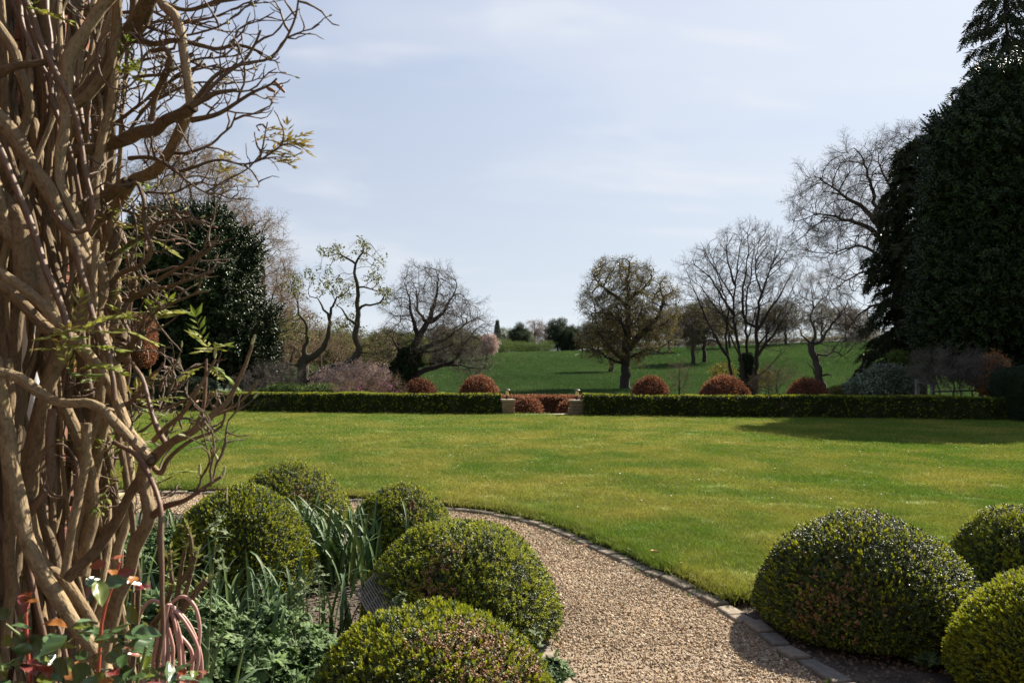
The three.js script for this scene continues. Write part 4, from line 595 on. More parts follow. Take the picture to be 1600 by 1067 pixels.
// brown budding trees behind the left holly
function buddingTree(label, d, trunkPx, blobs, seedv, n, opt = {}) {
  const b = onLand(trunkPx, d), t = thing('budding_tree', label, 'tree', b, 'brown budding trees at the left'), cs = pxBlobs(blobs, d), top = cs[0][0];
  const limbs = [[[b.clone().add(V(0, -0.1, 0)), b.clone().lerp(top, 0.35), b.clone().lerp(top, 0.7), top], 0.32, 0.05]]; cs.slice(1).forEach(([c]) => { const s = b.clone().lerp(top, clamp((c.y - b.y) / (top.y - b.y) * 0.55, 0.2, 0.8)); limbs.push([[s, s.clone().lerp(c, 0.5).add(V(0, -0.3, 0)), c], 0.14, 0.03]); });
  growTree(t, { seed: seedv, step: 0.4, reach: 2.6, kill: 0.5, jit: 0.2, lift: 0.1, tip: 0.016, n, mat: opt.mat ?? M.brownBark, limbs, stiff: 0.6, crown: crownOf(cs, 0.8), twig: { len: opt.len ?? 0.85, tips: 2, along: 0.45, up: 0.25, fat: 1.3, mat: opt.twig ?? M.twigBrown }, leaf: { geo: K.bud, per: opt.per ?? 1.1, spread: 0.4, size: opt.size ?? 0.75, c0: opt.c0 ?? [0.16, 0.10, 0.035], c1: opt.c1 ?? [0.24, 0.17, 0.06] } });
}
buddingTree('tall budding tree with its crown above the left holly', 46, 330, [[335, 290, 45, 40, 3], [290, 320, 45, 45, 3], [250, 280, 40, 40, 3], [350, 350, 40, 45, 3], [280, 240, 45, 35, 3]], 511, 2600);
buddingTree('budding tree with a feathery brown crown right of the left holly', 44, 415, [[408, 370, 32, 40, 2.4], [395, 430, 32, 50, 2.4], [425, 460, 30, 50, 2.4], [385, 350, 25, 30, 2]], 512, 2400);
buddingTree('slender brown tree between the left holly and the twisting tree', 48, 440, [[440, 450, 24, 50, 2], [445, 510, 30, 50, 2.4], [415, 520, 30, 50, 2.4], [460, 540, 30, 30, 2]], 513, 2200);
buddingTree('low greenish budding tree behind the twisting tree', 52, 500, [[500, 540, 40, 28, 2.6], [470, 555, 40, 25, 2.6], [530, 550, 36, 25, 2.6]], 514, 1400, { c0: [0.12, 0.12, 0.025], c1: [0.22, 0.22, 0.05], per: 1.2 });
buddingTree('small spring green tree between the twisting tree and ivy tree', 50, 585, [[585, 540, 30, 22, 2.2], [605, 560, 26, 18, 2], [565, 555, 22, 20, 2]], 515, 1000, { c0: [0.13, 0.12, 0.02], c1: [0.24, 0.22, 0.045], per: 1.3, mat: M.greyBark });
// shrubs along the border
function twiggyShrub(label, d, px, blobs, seedv, n, o) { const b = onLand(px, d), t = thing(o.name ?? 'twiggy_shrub', label, 'shrub', b), cs = pxBlobs(blobs, d), limbs = []; cs.forEach(([c], k) => { const f = b.clone().add(V((k - cs.length / 2) * 0.08, -0.05, (k % 2) * 0.1)); limbs.push([[f, f.clone().lerp(c, 0.5).add(V(0, 0.1, 0)), c], 0.05, 0.02]); }); growTree(t, { seed: seedv, step: 0.16, reach: 1.3, kill: 0.2, jit: o.jit ?? 0.25, tip: o.tip ?? 0.008, n, mat: o.mat ?? M.brownBark, limbs, multi: limbs.map((_, k) => k).slice(1), crown: crownOf(cs, 0.8), twig: o.twig === 0 ? null : { len: o.len ?? 0.35, tips: 2, along: 0.5, fat: 1.5, mat: o.twigMat ?? M.twigBrown }, leaf: o.leaf }); return t; }
twiggyShrub('pink blossomed shrub below the twisting tree', 33.5, 548, [[550, 590, 45, 22, 1.4], [520, 595, 35, 22, 1.2], [580, 585, 30, 18, 1.2], [560, 575, 30, 14, 1]], 521, 1500, { name: 'blossom_shrub', twig: 0, leaf: { geo: K.petal, per: 3.4, spread: 0.16, size: 1.0, c0: [0.42, 0.27, 0.22], c1: [0.66, 0.54, 0.46] } });
twiggyShrub('low shrub with magenta flowers showing over the left hedge', 30.2, 590, [[603, 604, 22, 14, 0.6], [560, 608, 22, 12, 0.6], [540, 608, 18, 10, 0.6]], 522, 420, { name: 'flowering_shrub', leaf: { geo: K.petal, per: 0.35, spread: 0.1, size: 0.9, c0: [0.26, 0.05, 0.16], c1: [0.36, 0.12, 0.26] } });
twiggyShrub('tangle of pale bare stems under the left holly', 32, 420, [[400, 600, 40, 20, 1.2], [430, 590, 34, 22, 1.2], [450, 600, 25, 20, 1]], 523, 1100, { twigMat: M.twigGrey, mat: M.greyBark, leaf: { geo: K.bud, per: 0.15, spread: 0.1, size: 0.3, c0: [0.1, 0.12, 0.04], c1: [0.2, 0.2, 0.06] } });
twiggyShrub('grey tangled shrub with a flat top in front of the big holly', 26.3, 1498, [[1490, 572, 62, 24, 1.3], [1460, 585, 40, 24, 1.1], [1530, 580, 40, 24, 1.1], [1500, 600, 30, 20, 0.8]], 524, 1300, { twigMat: M.twigGrey, mat: M.greyBark, len: 0.36 });
twiggyShrub('low bare shrub between the many-stemmed and crooked trees', 34, 1215, [[1215, 585, 30, 20, 1], [1200, 600, 25, 20, 1]], 525, 420, { mat: M.greyBark, leaf: { geo: K.bud, per: 0.5, spread: 0.1, size: 0.3, c0: [0.16, 0.16, 0.03], c1: [0.25, 0.24, 0.05] } });
twiggyShrub('thin young sapling right of the oak trunk', 40, 1062, [[1062, 580, 20, 16, 0.6], [1062, 600, 14, 16, 0.5]], 526, 160, { name: 'sapling', mat: M.greyBark });
function leafShrub(name, label, d, px, blobs, n, c0, c1, kit, mat = M.softLeaf, seedv = 1) { const b = onLand(px, d), t = thing(name, label, 'shrub', b), cs = pxBlobs(blobs, d), s = blobShape(cs, 0.25, seedv, 0.45); clipped(t, s.sample, n, [[kit, mat, 1]], null, seedv, (p, r) => [vary(mixc(c0, c1, r()), r, 0.25), 0]); const T = new Tubes(); cs.forEach(([c]) => T.add([b.clone().add(V(0, -0.1, 0)), b.clone().lerp(c, 0.5), c], [0.04, 0.03, 0.012], 5)); T.build('stems', M.brownBark, t); }
leafShrub('pieris_shrub', 'grey green leafy shrub in front of the spruce skirt', 30, 1380, [[1380, 595, 42, 18, 1], [1360, 605, 36, 18, 1], [1410, 605, 32, 18, 1], [1385, 580, 28, 12, 0.8]], 2600, [0.05, 0.075, 0.045], [0.14, 0.17, 0.12], K.beech, M.glossLeaf, 531);
leafShrub('laurel_shrub', 'pale green leafy shrub in sun below the spruce', 33, 1425, [[1420, 575, 22, 18, 0.9], [1405, 560, 18, 14, 0.8]], 900, [0.06, 0.11, 0.02], [0.14, 0.2, 0.04], K.beech, M.softLeaf, 532);
leafShrub('yellow_shrub', 'low yellow green shrub right of the crooked tree', 31.5, 1318, [[1318, 613, 28, 12, 0.8], [1340, 612, 20, 12, 0.8]], 800, [0.16, 0.17, 0.03], [0.26, 0.25, 0.06], K.bud, M.softLeaf, 533);
leafShrub('green_shrub', 'green leafy border plants over the left hedge by the twisting tree', 31, 500, [[500, 612, 40, 12, 0.7], [445, 612, 40, 12, 0.7]], 1500, [0.04, 0.075, 0.015], [0.09, 0.13, 0.03], K.beech, M.softLeaf, 534);
leafShrub('yellow_shrub', 'thin yellow leaved shrub behind the many-stemmed tree', 42, 1135, [[1130, 580, 26, 16, 1], [1190, 590, 22, 16, 1]], 500, [0.16, 0.15, 0.02], [0.24, 0.22, 0.04], K.bud, M.softLeaf, 535);
leafShrub('copper_shrub', 'rusty leaved shrub behind the tall yew block', 26.2, 1552, [[1552, 585, 20, 40, 0.7], [1562, 600, 20, 36, 0.7]], 1300, [0.22, 0.11, 0.03], [0.36, 0.2, 0.07], K.beech, M.softLeaf, 536);
{ // weathered rail fence behind the grey shrub
  const m = std({ color: lin(0.28, 0.25, 0.21), map: barkTex, roughness: 0.95 }), t = thing('rail_fence', 'weathered wooden posts and rails under the grey tangled shrub', 'fence', V(atX(1480, 27.2), -0.9, -27.2)), d = 27.2, put1 = (a, b, w, nm) => { const g = new RoundedBoxGeometry(w, a.distanceTo(b), w, 1, 0.01); g.applyQuaternion(new THREE.Quaternion().setFromUnitVectors(YUP, b.clone().sub(a).normalize())); const c = a.clone().lerp(b, 0.5); g.translate(c.x, c.y, c.z); put(nm, g, m, t); };
  for (const px of [1434, 1458, 1534]) put1(P(px, 660, d), P(px, px === 1434 ? 592 : 600, d), 0.12, 'post'); put1(P(1434, 597, d - 0.1), P(1458, 600, d - 0.1), 0.07, 'rail'); put1(P(1458, 612, d - 0.1), P(1534, 610, d - 0.1), 0.06, 'rail');
}

// ================================================================ FAR TREES ON AND BEYOND THE FIELD
function farTree(label, px, d, hM, wM, o) {
  const b = onLand(px, d), t = thing(o.name ?? 'field_tree', label, 'tree', b, o.group ?? 'distant trees beyond the field'), r = rng(o.seed), c = V(b.x, b.y + hM * (o.mid ?? 0.62), b.z), s = V(wM / 2, hM * (o.ry ?? 0.38), wM / 2);
  const cs = [[c, s]]; for (let k = 0; k < 5; k++) { const q = onSphere(r); cs.push([V(c.x + q.x * s.x * 0.6, c.y + q.y * s.y * 0.6, c.z + q.z * s.z * 0.6), s.clone().multiplyScalar(0.45 + r() * 0.2)]); }
  const limbs = [[[b.clone().add(V(0, -0.3, 0)), b.clone().lerp(c, 0.5), c, V(c.x, c.y + s.y * 0.7, c.z)], hM * (o.thick ?? 0.035), 0.06]]; for (let k = 0; k < 4; k++) { const [e] = cs[k + 1], f = b.clone().lerp(c, 0.45 + 0.12 * k); limbs.push([[f, f.clone().lerp(e, 0.5), e], 0.18, 0.05]); }
  growTree(t, { seed: o.seed + 1, step: hM * 0.06, reach: hM * 0.4, kill: hM * 0.07, jit: 0.3, tip: 0.04, n: o.n ?? 420, mat: o.mat ?? M.darkBark, limbs, crown: crownOf(cs, 0.8), bareTrunk: b.y + hM * (o.clear ?? 0.22), twig: o.twig === 0 ? null : { len: hM * 0.11, tips: 2, along: 0.4, fat: 1.5, mat: o.twigMat ?? M.twigDark }, leaf: o.per ? { geo: o.geo ?? K.farFine, per: o.per * 1.6, spread: hM * 0.07, size: o.size ?? 1.2, c0: o.c0, c1: o.c1 } : null });
}
const BRONZE = { c0: [0.07, 0.062, 0.016], c1: [0.13, 0.11, 0.03] }, SPRING = { c0: [0.09, 0.11, 0.02], c1: [0.17, 0.19, 0.045] }, DEEP = { c0: [0.02, 0.035, 0.014], c1: [0.045, 0.065, 0.025] };
farTree('field tree standing behind the old oak, casting a long shadow', 955, 118, 9, 8, { seed: 601, ...BRONZE, per: 1.3, thick: 0.045 });
farTree('left one of the pair of oaks behind the many-stemmed tree', 1083, 140, 11, 8.5, { seed: 602, ...BRONZE, per: 1.5, thick: 0.04, clear: 0.35, mid: 0.66, ry: 0.34 });
farTree('right one of the pair of oaks behind the many-stemmed tree', 1101, 143, 11.5, 9, { seed: 603, ...BRONZE, per: 1.5, thick: 0.04, clear: 0.35, mid: 0.66, ry: 0.34 });
farTree('hilltop oak just right of the oak pair', 1140, 205, 11, 10, { seed: 604, ...BRONZE, per: 1.4 });
farTree('hilltop oak seen through the many-stemmed tree', 1198, 212, 11, 10, { seed: 605, ...BRONZE, per: 1.4 });
farTree('hilltop oak between the many-stemmed and crooked trees', 1228, 215, 12, 10, { seed: 606, ...BRONZE, per: 1.4 });
farTree('hilltop tree behind the crooked tree', 1285, 222, 11, 11, { seed: 607, ...BRONZE, per: 0.8 });
farTree('hilltop tree under the arching bare tree', 1322, 225, 11, 9, { seed: 608, c0: [0.12, 0.09, 0.05], c1: [0.18, 0.14, 0.08], per: 0.8 });
farTree('hilltop bare tree left of the spruce skirt', 1345, 230, 9, 9, { seed: 609, c0: [0.12, 0.09, 0.05], c1: [0.18, 0.14, 0.08], per: 0.5 });
farTree('bronze tree low on the hill right of the old oak', 1045, 190, 10, 11, { seed: 610, ...BRONZE, per: 1.5 });
farTree('bronze tree on the hill crest just behind the old oak', 1010, 215, 10, 11, { seed: 611, ...BRONZE, per: 1.5 });
farTree('dark green round tree at the right end of the hedgerow', 872, 262, 11.6, 9, { seed: 612, ...DEEP, per: 4, twig: 0, mid: 0.5, ry: 0.46, clear: 0.05 });
farTree('lower dark green tree right of the hedgerow end', 893, 260, 8.5, 9, { seed: 613, ...DEEP, per: 4, twig: 0, mid: 0.48, ry: 0.46, clear: 0.05 });
farTree('greyish green tree left of the old oak crown', 918, 266, 10.4, 9, { seed: 614, c0: [0.05, 0.055, 0.025], c1: [0.09, 0.09, 0.04], per: 2, mid: 0.52, clear: 0.1 });
farTree('dark round pine above the hedgerow', 810, 285, 11.6, 8, { seed: 615, ...DEEP, per: 4, twig: 0, mid: 0.55, ry: 0.42 });
farTree('bare rust coloured tree above the hedgerow', 835, 300, 14.6, 8, { seed: 616, c0: [0.17, 0.11, 0.08], c1: [0.24, 0.17, 0.12], per: 0.8, twigMat: M.twigBrown, clear: 0.1 });
farTree('second rust coloured tree nearer the round green tree', 852, 300, 12.8, 9, { seed: 617, c0: [0.17, 0.11, 0.08], c1: [0.24, 0.17, 0.12], per: 0.8, twigMat: M.twigBrown, clear: 0.1 });
farTree('spring green tree between the conifer and the dark pine', 793, 290, 11.0, 8, { seed: 618, ...SPRING, per: 1.5, clear: 0.1 });
farTree('spring green tree right of the dark pine', 822, 292, 9.8, 7, { seed: 619, ...SPRING, per: 1.5, clear: 0.1 });
farTree('pale blossom tree at the left end of the hedgerow', 760, 175, 5.6, 5, { seed: 620, c0: [0.42, 0.30, 0.27], c1: [0.55, 0.42, 0.38], per: 2, name: 'blossom_tree', clear: 0.1 });
farTree('low spring green tree seen through the ivy tree crown', 720, 165, 7, 9, { seed: 621, ...SPRING, per: 1.6, clear: 0.1 });
farTree('brown budding tree seen through the ivy tree crown', 690, 170, 8, 9, { seed: 622, c0: [0.15, 0.11, 0.06], c1: [0.2, 0.16, 0.08], per: 1, clear: 0.1 });
farTree('greenish tree left of the ivy tree', 640, 130, 6.5, 8, { seed: 623, ...SPRING, per: 1.5, clear: 0.1 });
farTree('dark green tree low behind the ivy trunk', 660, 150, 5.5, 10, { seed: 624, ...DEEP, per: 3, clear: 0.05, mid: 0.5 });
farTree('dark bushy tree left of the ivy trunk', 575, 110, 5.6, 9, { seed: 625, ...DEEP, per: 3, clear: 0.05, mid: 0.5 });
farTree('yellow green tree beyond the twisting tree', 520, 100, 6.5, 9, { seed: 626, ...SPRING, per: 1.5, clear: 0.1 });
farTree('brown tree beyond the twisting tree', 455, 95, 9, 9, { seed: 627, c0: [0.15, 0.11, 0.05], c1: [0.2, 0.16, 0.07], per: 1, clear: 0.1 });
farTree('green tree on the skyline between the twisting and ivy trees', 605, 160, 7.5, 8, { seed: 628, c0: [0.06, 0.07, 0.02], c1: [0.11, 0.12, 0.04], per: 2, clear: 0.1 });
{ // distant conifer
  const d = 285, b = onLand(777, d), t = thing('conifer_tree', 'pointed green conifer standing above the far hedgerow', 'tree', b, 'distant trees beyond the field'), r = rng(640), C = new Copies(), h = 13;
  for (let k = 0; k < 1500; k++) { const u = r(), w = 2.6 * (1 - u) * (0.7 + 0.3 * r()) + 0.2, a = r() * 6.28; C.add(V(b.x + Math.cos(a) * w, b.y + 0.6 + u * (h - 0.6), b.z + Math.sin(a) * w), V(Math.cos(a), -0.3, Math.sin(a)).normalize(), r() * 6, 0.7 + r() * 0.5, vary([0.03, 0.06, 0.02], r, 0.3)); }
  C.build('crown', K.farFine, M.satinLeaf, t); new Tubes().add([b.clone(), b.clone().add(V(0, h, 0))], [0.3, 0.03], 6).build('trunk', M.darkBark, t);
}
function hedgerow(label, pts, h, w, n, c0, c1, seedv) { const A = pts.map(([px, d]) => onLand(px, d)), t = thing('field_hedgerow', label, 'hedge', A[0]), r = rng(seedv), C = new Copies(); for (let k = 0; k < n; k++) { const u = r() * (A.length - 1), i = Math.min(A.length - 2, Math.floor(u)), p = A[i].clone().lerp(A[i + 1], u - i), hh = h * (0.75 + 0.45 * vn(u * 14, 2, seedv)); p.y = land(p.x, -p.z); const q = r(); C.add(V(p.x + gauss(r) * w * 0.3, p.y + 0.2 + hh * Math.pow(q, 0.6), p.z + gauss(r) * w * 0.4), onSphere(r), r() * 6, 0.7 + r() * 0.5, vary(mixc(c0, c1, vn(u * 25, 7, seedv)), r, 0.3)); } C.build('leaves', K.farFine, M.softLeaf, t); const T = new Tubes(); for (let k = 0; k < 40; k++) { const u = (k + r()) / 40 * (A.length - 1), i = Math.min(A.length - 2, Math.floor(u)), p = A[i].clone().lerp(A[i + 1], u - i); p.y = land(p.x, -p.z); T.add([p, p.clone().add(V(gauss(r) * 0.2, h * 0.7, gauss(r) * 0.2))], [0.08, 0.03], 4); } T.build('stems', M.darkBark, t); }
hedgerow('green field hedgerow at the top of the crop, left of the oak', [[690, 175], [745, 200], [800, 225], [862, 250]], 3.2, 2.2, 5200, [0.05, 0.09, 0.015], [0.11, 0.15, 0.03], 651);
hedgerow('thin hedgerow along the crest right of the oak', [[985, 250], [1060, 235], [1140, 228], [1250, 230], [1360, 236]], 1.4, 1.4, 2600, [0.07, 0.065, 0.03], [0.13, 0.11, 0.05], 652);
{ // the wood closing the view far behind
  const r = rng(661), C = new Copies(); for (let k = 0; k < 8600; k++) { const px = 380 + r() * 1120, d = 300 + r() * 60, p = onLand(px, d), h = (px < 980 ? 5.5 : 4) + 6 * fbm(px * 0.03, 2, 9, 3); C.add(V(p.x, p.y + r() * h, p.z), onSphere(r), r() * 6, 1.4 + r() * 0.8, vary(mixc([0.06, 0.07, 0.025], [0.14, 0.12, 0.06], fbm(px * 0.05, 8, 4, 2)), r, 0.25)); }
  const o = C.build('woodland', K.farFine, M.softLeaf); o.userData.label = 'far mixed woodland along the skyline behind the field'; o.userData.category = 'woodland';
}

// ================================================================ CLIPPED BOX BALLS
function boxBall(label, px, d, r, h, n, seedv, dead = [], young = 0.55) {
  const c = V(atX(px, d), 0, -d), t = thing('box_ball', label, 'topiary', c, 'clipped box balls in the flower beds'), s = domeShape(c, r, h, 0.055, seedv);
  const spots = dead.map(([dx, dy, dz, q]) => [V(c.x + dx * r, c.y + dy * h, c.z + dz * r), q * r]), near = d < 6.5;
  clipped(t, s.sample, n, [[K.boxOld[0], M.boxLeaf, 1], [K.boxNew[seedv % 2], M.softLeaf, 0], [K.boxOld[1], M.satinLeaf, 0]], s.core(), seedv, boxTone(young, seedv, spots));
}
boxBall('large box ball in the middle, left of the gravel path', 723, 5.0, 0.60, 0.67, 27000, 701, [[-0.25, 0.72, 0.72, 0.35]]);
boxBall('box ball with a brown dead patch at the bottom edge', 672, 3.55, 0.545, 0.56, 25000, 702, [[0.5, 0.85, 0.35, 0.62], [-0.2, 0.6, 0.9, 0.22], [0.1, 0.75, 0.75, 0.16]]);
boxBall('box ball beside the path bend with iris leaves in front', 628, 7.0, 0.45, 0.62, 20000, 703, [[0.35, 0.72, 0.75, 0.28]]);
boxBall('dark box ball nearest the vine on the left', 380, 5.85, 0.52, 0.76, 27000, 704);
boxBall('farthest left box ball in front of the lawn', 457, 7.9, 0.57, 0.70, 22000, 705, [[0.4, 0.7, 0.7, 0.22]]);
boxBall('largest box ball, right of the path', 1343, 5.1, 0.65, 0.70, 29000, 706, [[-0.6, 0.45, 0.75, 0.45], [0.05, 0.98, 0, 0.2]], 0.33);
boxBall('box ball at the right edge behind the largest one', 1592, 5.75, 0.48, 0.63, 19000, 707, [[0.25, 0.55, 0.85, 0.3]]);
boxBall('yellow green box ball in the bottom right corner', 1672, 4.0, 0.55, 0.62, 26000, 708, [], 0.72);

// ================================================================ BED PLANTS
const irisMats = [[0.05, 0.095, 0.03], [0.066, 0.112, 0.042], [0.045, 0.095, 0.02], [0.09, 0.13, 0.036]].map((c) => { const m = new THREE.MeshPhysicalMaterial({ color: lin(...c), roughness: 0.55, transmission: 0.25, thickness: 0, specularIntensity: 0.5, side: THREE.DoubleSide }); return m; });
function blade(r, len, wid, lean, az) {                                              // one sword leaf from the ground, arching over
  const p = [], idx = [], o = V(Math.cos(az), 0, Math.sin(az)), s = V(-o.z, 0, o.x), N = 9; let q = V(0, 0, 0), e = Math.PI / 2 - 0.05 - lean * 0.35 * r(); const bend = lean * (0.4 + r() * 0.9);
  for (let k = 0; k <= N; k++) { const u = k / N, w = wid * (u < 0.12 ? 0.6 + u * 3 : 1) * Math.pow(1 - Math.pow(u, 2.4), 0.7), nn = V(-o.x * Math.sin(e), Math.cos(e), -o.z * Math.sin(e)); for (const j of [-1, 0, 1]) { const v = q.clone().addScaledVector(s, j * w / 2).addScaledVector(nn, j ? 0.18 * w : 0); p.push(v.x, v.y, v.z); } if (k) { const a = (k - 1) * 3; for (const j of [0, 1]) idx.push(a + j, a + j + 1, a + j + 3, a + j + 1, a + j + 4, a + j + 3); } q.addScaledVector(o, Math.cos(e) * len / N).add(V(0, Math.sin(e) * len / N, 0)); e -= bend * Math.pow(u, 1.2) * 0.62; }
  const g = new THREE.BufferGeometry(); g.setAttribute('position', new THREE.Float32BufferAttribute(p, 3)); g.setIndex(idx); g.computeVertexNormals(); return g;
}
const bladeKit = (() => { const r = rng(801), k = { up: [], arch: [] }; for (let i = 0; i < 8; i++) { k.up.push(blade(r, 0.5 + r() * 0.12, 0.036, 0.25, 0)); k.arch.push(blade(r, 0.60 + r() * 0.14, 0.030, 1.05, 0)); } return k; })();
function irisClump(label, px, d, n, size, archShare, seedv, spread = 0.16) {
  const c = V(atX(px, d), 0.0, -d), t = thing('iris_clump', label, 'plant', c, 'clumps of strap leaved iris and lilies'), r = rng(seedv);
  for (let k = 0; k < n; k++) { const arch = r() < archShare, m = new THREE.Mesh((arch ? bladeKit.arch : bladeKit.up)[Math.floor(r() * 8)], irisMats[Math.floor(r() * 4)]); m.name = 'leaf'; m.castShadow = m.receiveShadow = true; m.position.set(gauss(r) * spread, -0.01, gauss(r) * spread); m.rotation.y = r() * 6.28; m.scale.set(size * (0.75 + r() * 0.4), size * (0.7 + r() * 0.5), size * (0.8 + r() * 0.4)); t.add(m); }
}
irisClump('big clump of arching leaves between the left box balls', 522, 6.3, 130, 1.0, 0.8, 811, 0.2);
irisClump('upright sword leaves standing against the box ball at the path bend', 652, 6.15, 18, 1.0, 0.05, 812, 0.09);
irisClump('arching leaves right behind the dark box ball', 490, 7.0, 20, 0.95, 0.6, 813, 0.14);
irisClump('grey green strap leaves left of the dead-patched box ball', 445, 4.7, 60, 0.82, 0.75, 814, 0.2);
irisClump('strap leaves in front of the dark box ball', 372, 4.9, 46, 0.85, 0.7, 815, 0.18);
irisClump('broad upright leaves beside the pink hose', 318, 3.15, 13, 1.02, 0.2, 816, 0.08);
irisClump('stubby upright leaves at the bottom edge', 452, 3.35, 22, 0.66, 0.25, 817, 0.14);
irisClump('strap leaves seen behind the vine stems', 205, 5.0, 26, 1.0, 0.5, 818, 0.16);
irisClump('thin strap leaves under the box ball by the bare soil', 545, 4.75, 26, 0.5, 0.8, 819, 0.14);
irisClump('leaves between the vine and the dark box ball', 262, 5.6, 22, 0.9, 0.5, 820, 0.16);
irisClump('low strap leaves in the middle of the lobed foliage', 395, 4.1, 18, 0.75, 0.8, 821, 0.16);
// lobed ferny foliage mounds
const lobed = (() => { const r = rng(831), F = new Faces(); for (let l = 0; l < 3; l++) { const a0 = -Math.PI / 2 + (l - 1) * 1.25; for (let k = 0; k < 3; k++) { const a = a0 + (k - 1) * 0.5, d = V(Math.cos(a), 0.12 * (k === 1 ? 1 : -1), -Math.sin(a)), s = V(Math.sin(a), 0, Math.cos(a)); F.leaf(V(0, 0, 0), d.normalize(), s, 0.034 + (k === 1 ? 0.006 : 0), 0.02, 0.25, 0.2, vary([1, 1, 1], r, 0.18)); } } const g = F.geometry(); return g; })();
const stalkM = std({ color: lin(0.11, 0.14, 0.05), roughness: 0.7 });
function mound(label, px, d, n, rad, h, seedv, c0 = [0.048, 0.10, 0.024], c1 = [0.10, 0.165, 0.042]) {
  const c = V(atX(px, d), 0, -d), t = thing('columbine_plant', label, 'plant', c, 'mounds of lobed columbine foliage'), r = rng(seedv), C = new Copies(), T = new Tubes();
  for (let k = 0; k < n; k++) { const a = r() * 6.28, q = Math.sqrt(r()), hh = h * (1 - q * q * 0.55) * (0.55 + 0.5 * r()), p = V(c.x + Math.cos(a) * q * rad, hh, c.z + Math.sin(a) * q * rad); C.add(p, V(gauss(r) * 0.4 + Math.cos(a) * 0.35, 1, gauss(r) * 0.4 + Math.sin(a) * 0.35).normalize(), r() * 6.28, 0.8 + r() * 0.75, vary(mixc(c0, c1, r()), r, 0.2)); if (k % 4 === 0) T.add([V(c.x + Math.cos(a) * q * rad * 0.3, 0, c.z + Math.sin(a) * q * rad * 0.3), p.clone().multiply(V(1, 0.5, 1)).lerp(V(c.x, hh * 0.5, c.z), 0.25), p], [0.003, 0.0025, 0.002], 4); }
  C.build('leaves', lobed, M.leafy, t); T.build('stalks', stalkM, t);
}
M.leafy = leafMaterial('bed_leaf', 0.65, 0.35, 0.4);
mound('lobed green foliage mound beside the dead-patched box ball', 480, 3.95, 420, 0.28, 0.36, 841);
mound('lobed foliage mound in the middle of the lower left bed', 405, 3.75, 420, 0.27, 0.40, 842);
mound('lobed foliage mound near the pink hose', 340, 3.7, 360, 0.24, 0.42, 843);
mound('lobed foliage mound behind the pink hose', 330, 4.4, 340, 0.24, 0.36, 844);
mound('lobed foliage further back below the dark box ball', 430, 4.45, 380, 0.26, 0.33, 845);
mound('foliage mound behind the rose leaves', 230, 3.4, 360, 0.26, 0.46, 846);
mound('foliage mound at the bottom edge left of the box ball', 400, 3.1, 300, 0.2, 0.34, 847);
mound('small weedy foliage at the path side of the box balls', 858, 4.15, 130, 0.1, 0.15, 848, [0.06, 0.10, 0.03], [0.10, 0.16, 0.05]);
mound('small leafy weed under the largest box ball', 1440, 4.45, 60, 0.07, 0.12, 849, [0.06, 0.10, 0.03], [0.10, 0.16, 0.05]);
mound('foliage mound deep behind the vine', 270, 4.6, 300, 0.26, 0.4, 850);
mound('low foliage between the old wall and the dark box ball', 250, 6.6, 420, 0.34, 0.32, 853);
mound('low foliage in front of the old stone wall', 185, 6.3, 380, 0.32, 0.34, 854);
irisClump('strap leaves beside the gravel behind the vine', 285, 7.0, 40, 0.85, 0.6, 822, 0.2);
irisClump('strap leaves near the end of the old stone wall', 215, 7.0, 40, 0.85, 0.6, 823, 0.2);
// slim flowering stems
function slimStem(label, pts, d, seedv, tip = true) {
  const Pn = pts.map(([x, y]) => P(x, y, d)); const b = Pn[0].clone(); b.y = Math.min(b.y, 0.0); Pn[0].y = -0.01; const t = thing('seedling_stem', label, 'plant', V(Pn[0].x, 0, Pn[0].z)), r = rng(seedv), cv = new THREE.CatmullRomCurve3(Pn), sp = cv.getSpacedPoints(14);
  new Tubes().add(sp, sp.map((_, k) => 0.0045 - 0.0025 * k / 14), 6).build('stem', stalkM, t); const C = new Copies(); for (let k = 3; k < 14; k++) for (let j = 0; j < (k > 11 ? 5 : 2); j++) C.add(sp[k].clone().add(onSphere(r).multiplyScalar(0.02 + 0.03 * r())), V(gauss(r) * 0.5, 1, gauss(r) * 0.5).normalize(), r() * 6, 0.5 + r() * 0.5, vary([0.10, 0.14, 0.05], r, 0.2)); C.build('leaves', lobed, M.leafy, t);
}
slimStem('tall thin stem rising in front of the dark box ball', [[322, 1060], [328, 950], [335, 860], [340, 800]], 3.3, 861);
slimStem('slender stem with buds in front of the middle box ball', [[620, 1010], [618, 960], [625, 925]], 4.3, 862);
slimStem('thin stem by the strap leaves in the bed', [[500, 980], [497, 900], [493, 880]], 4.6, 863);
slimStem('thin leaning stem at the right of the lobed foliage', [[460, 1060], [462, 960], [468, 900]], 3.8, 864);
slimStem('slim weed stem beside the gravel at the bottom box ball', [[830, 1050], [838, 1000], [828, 985]], 4.0, 865);
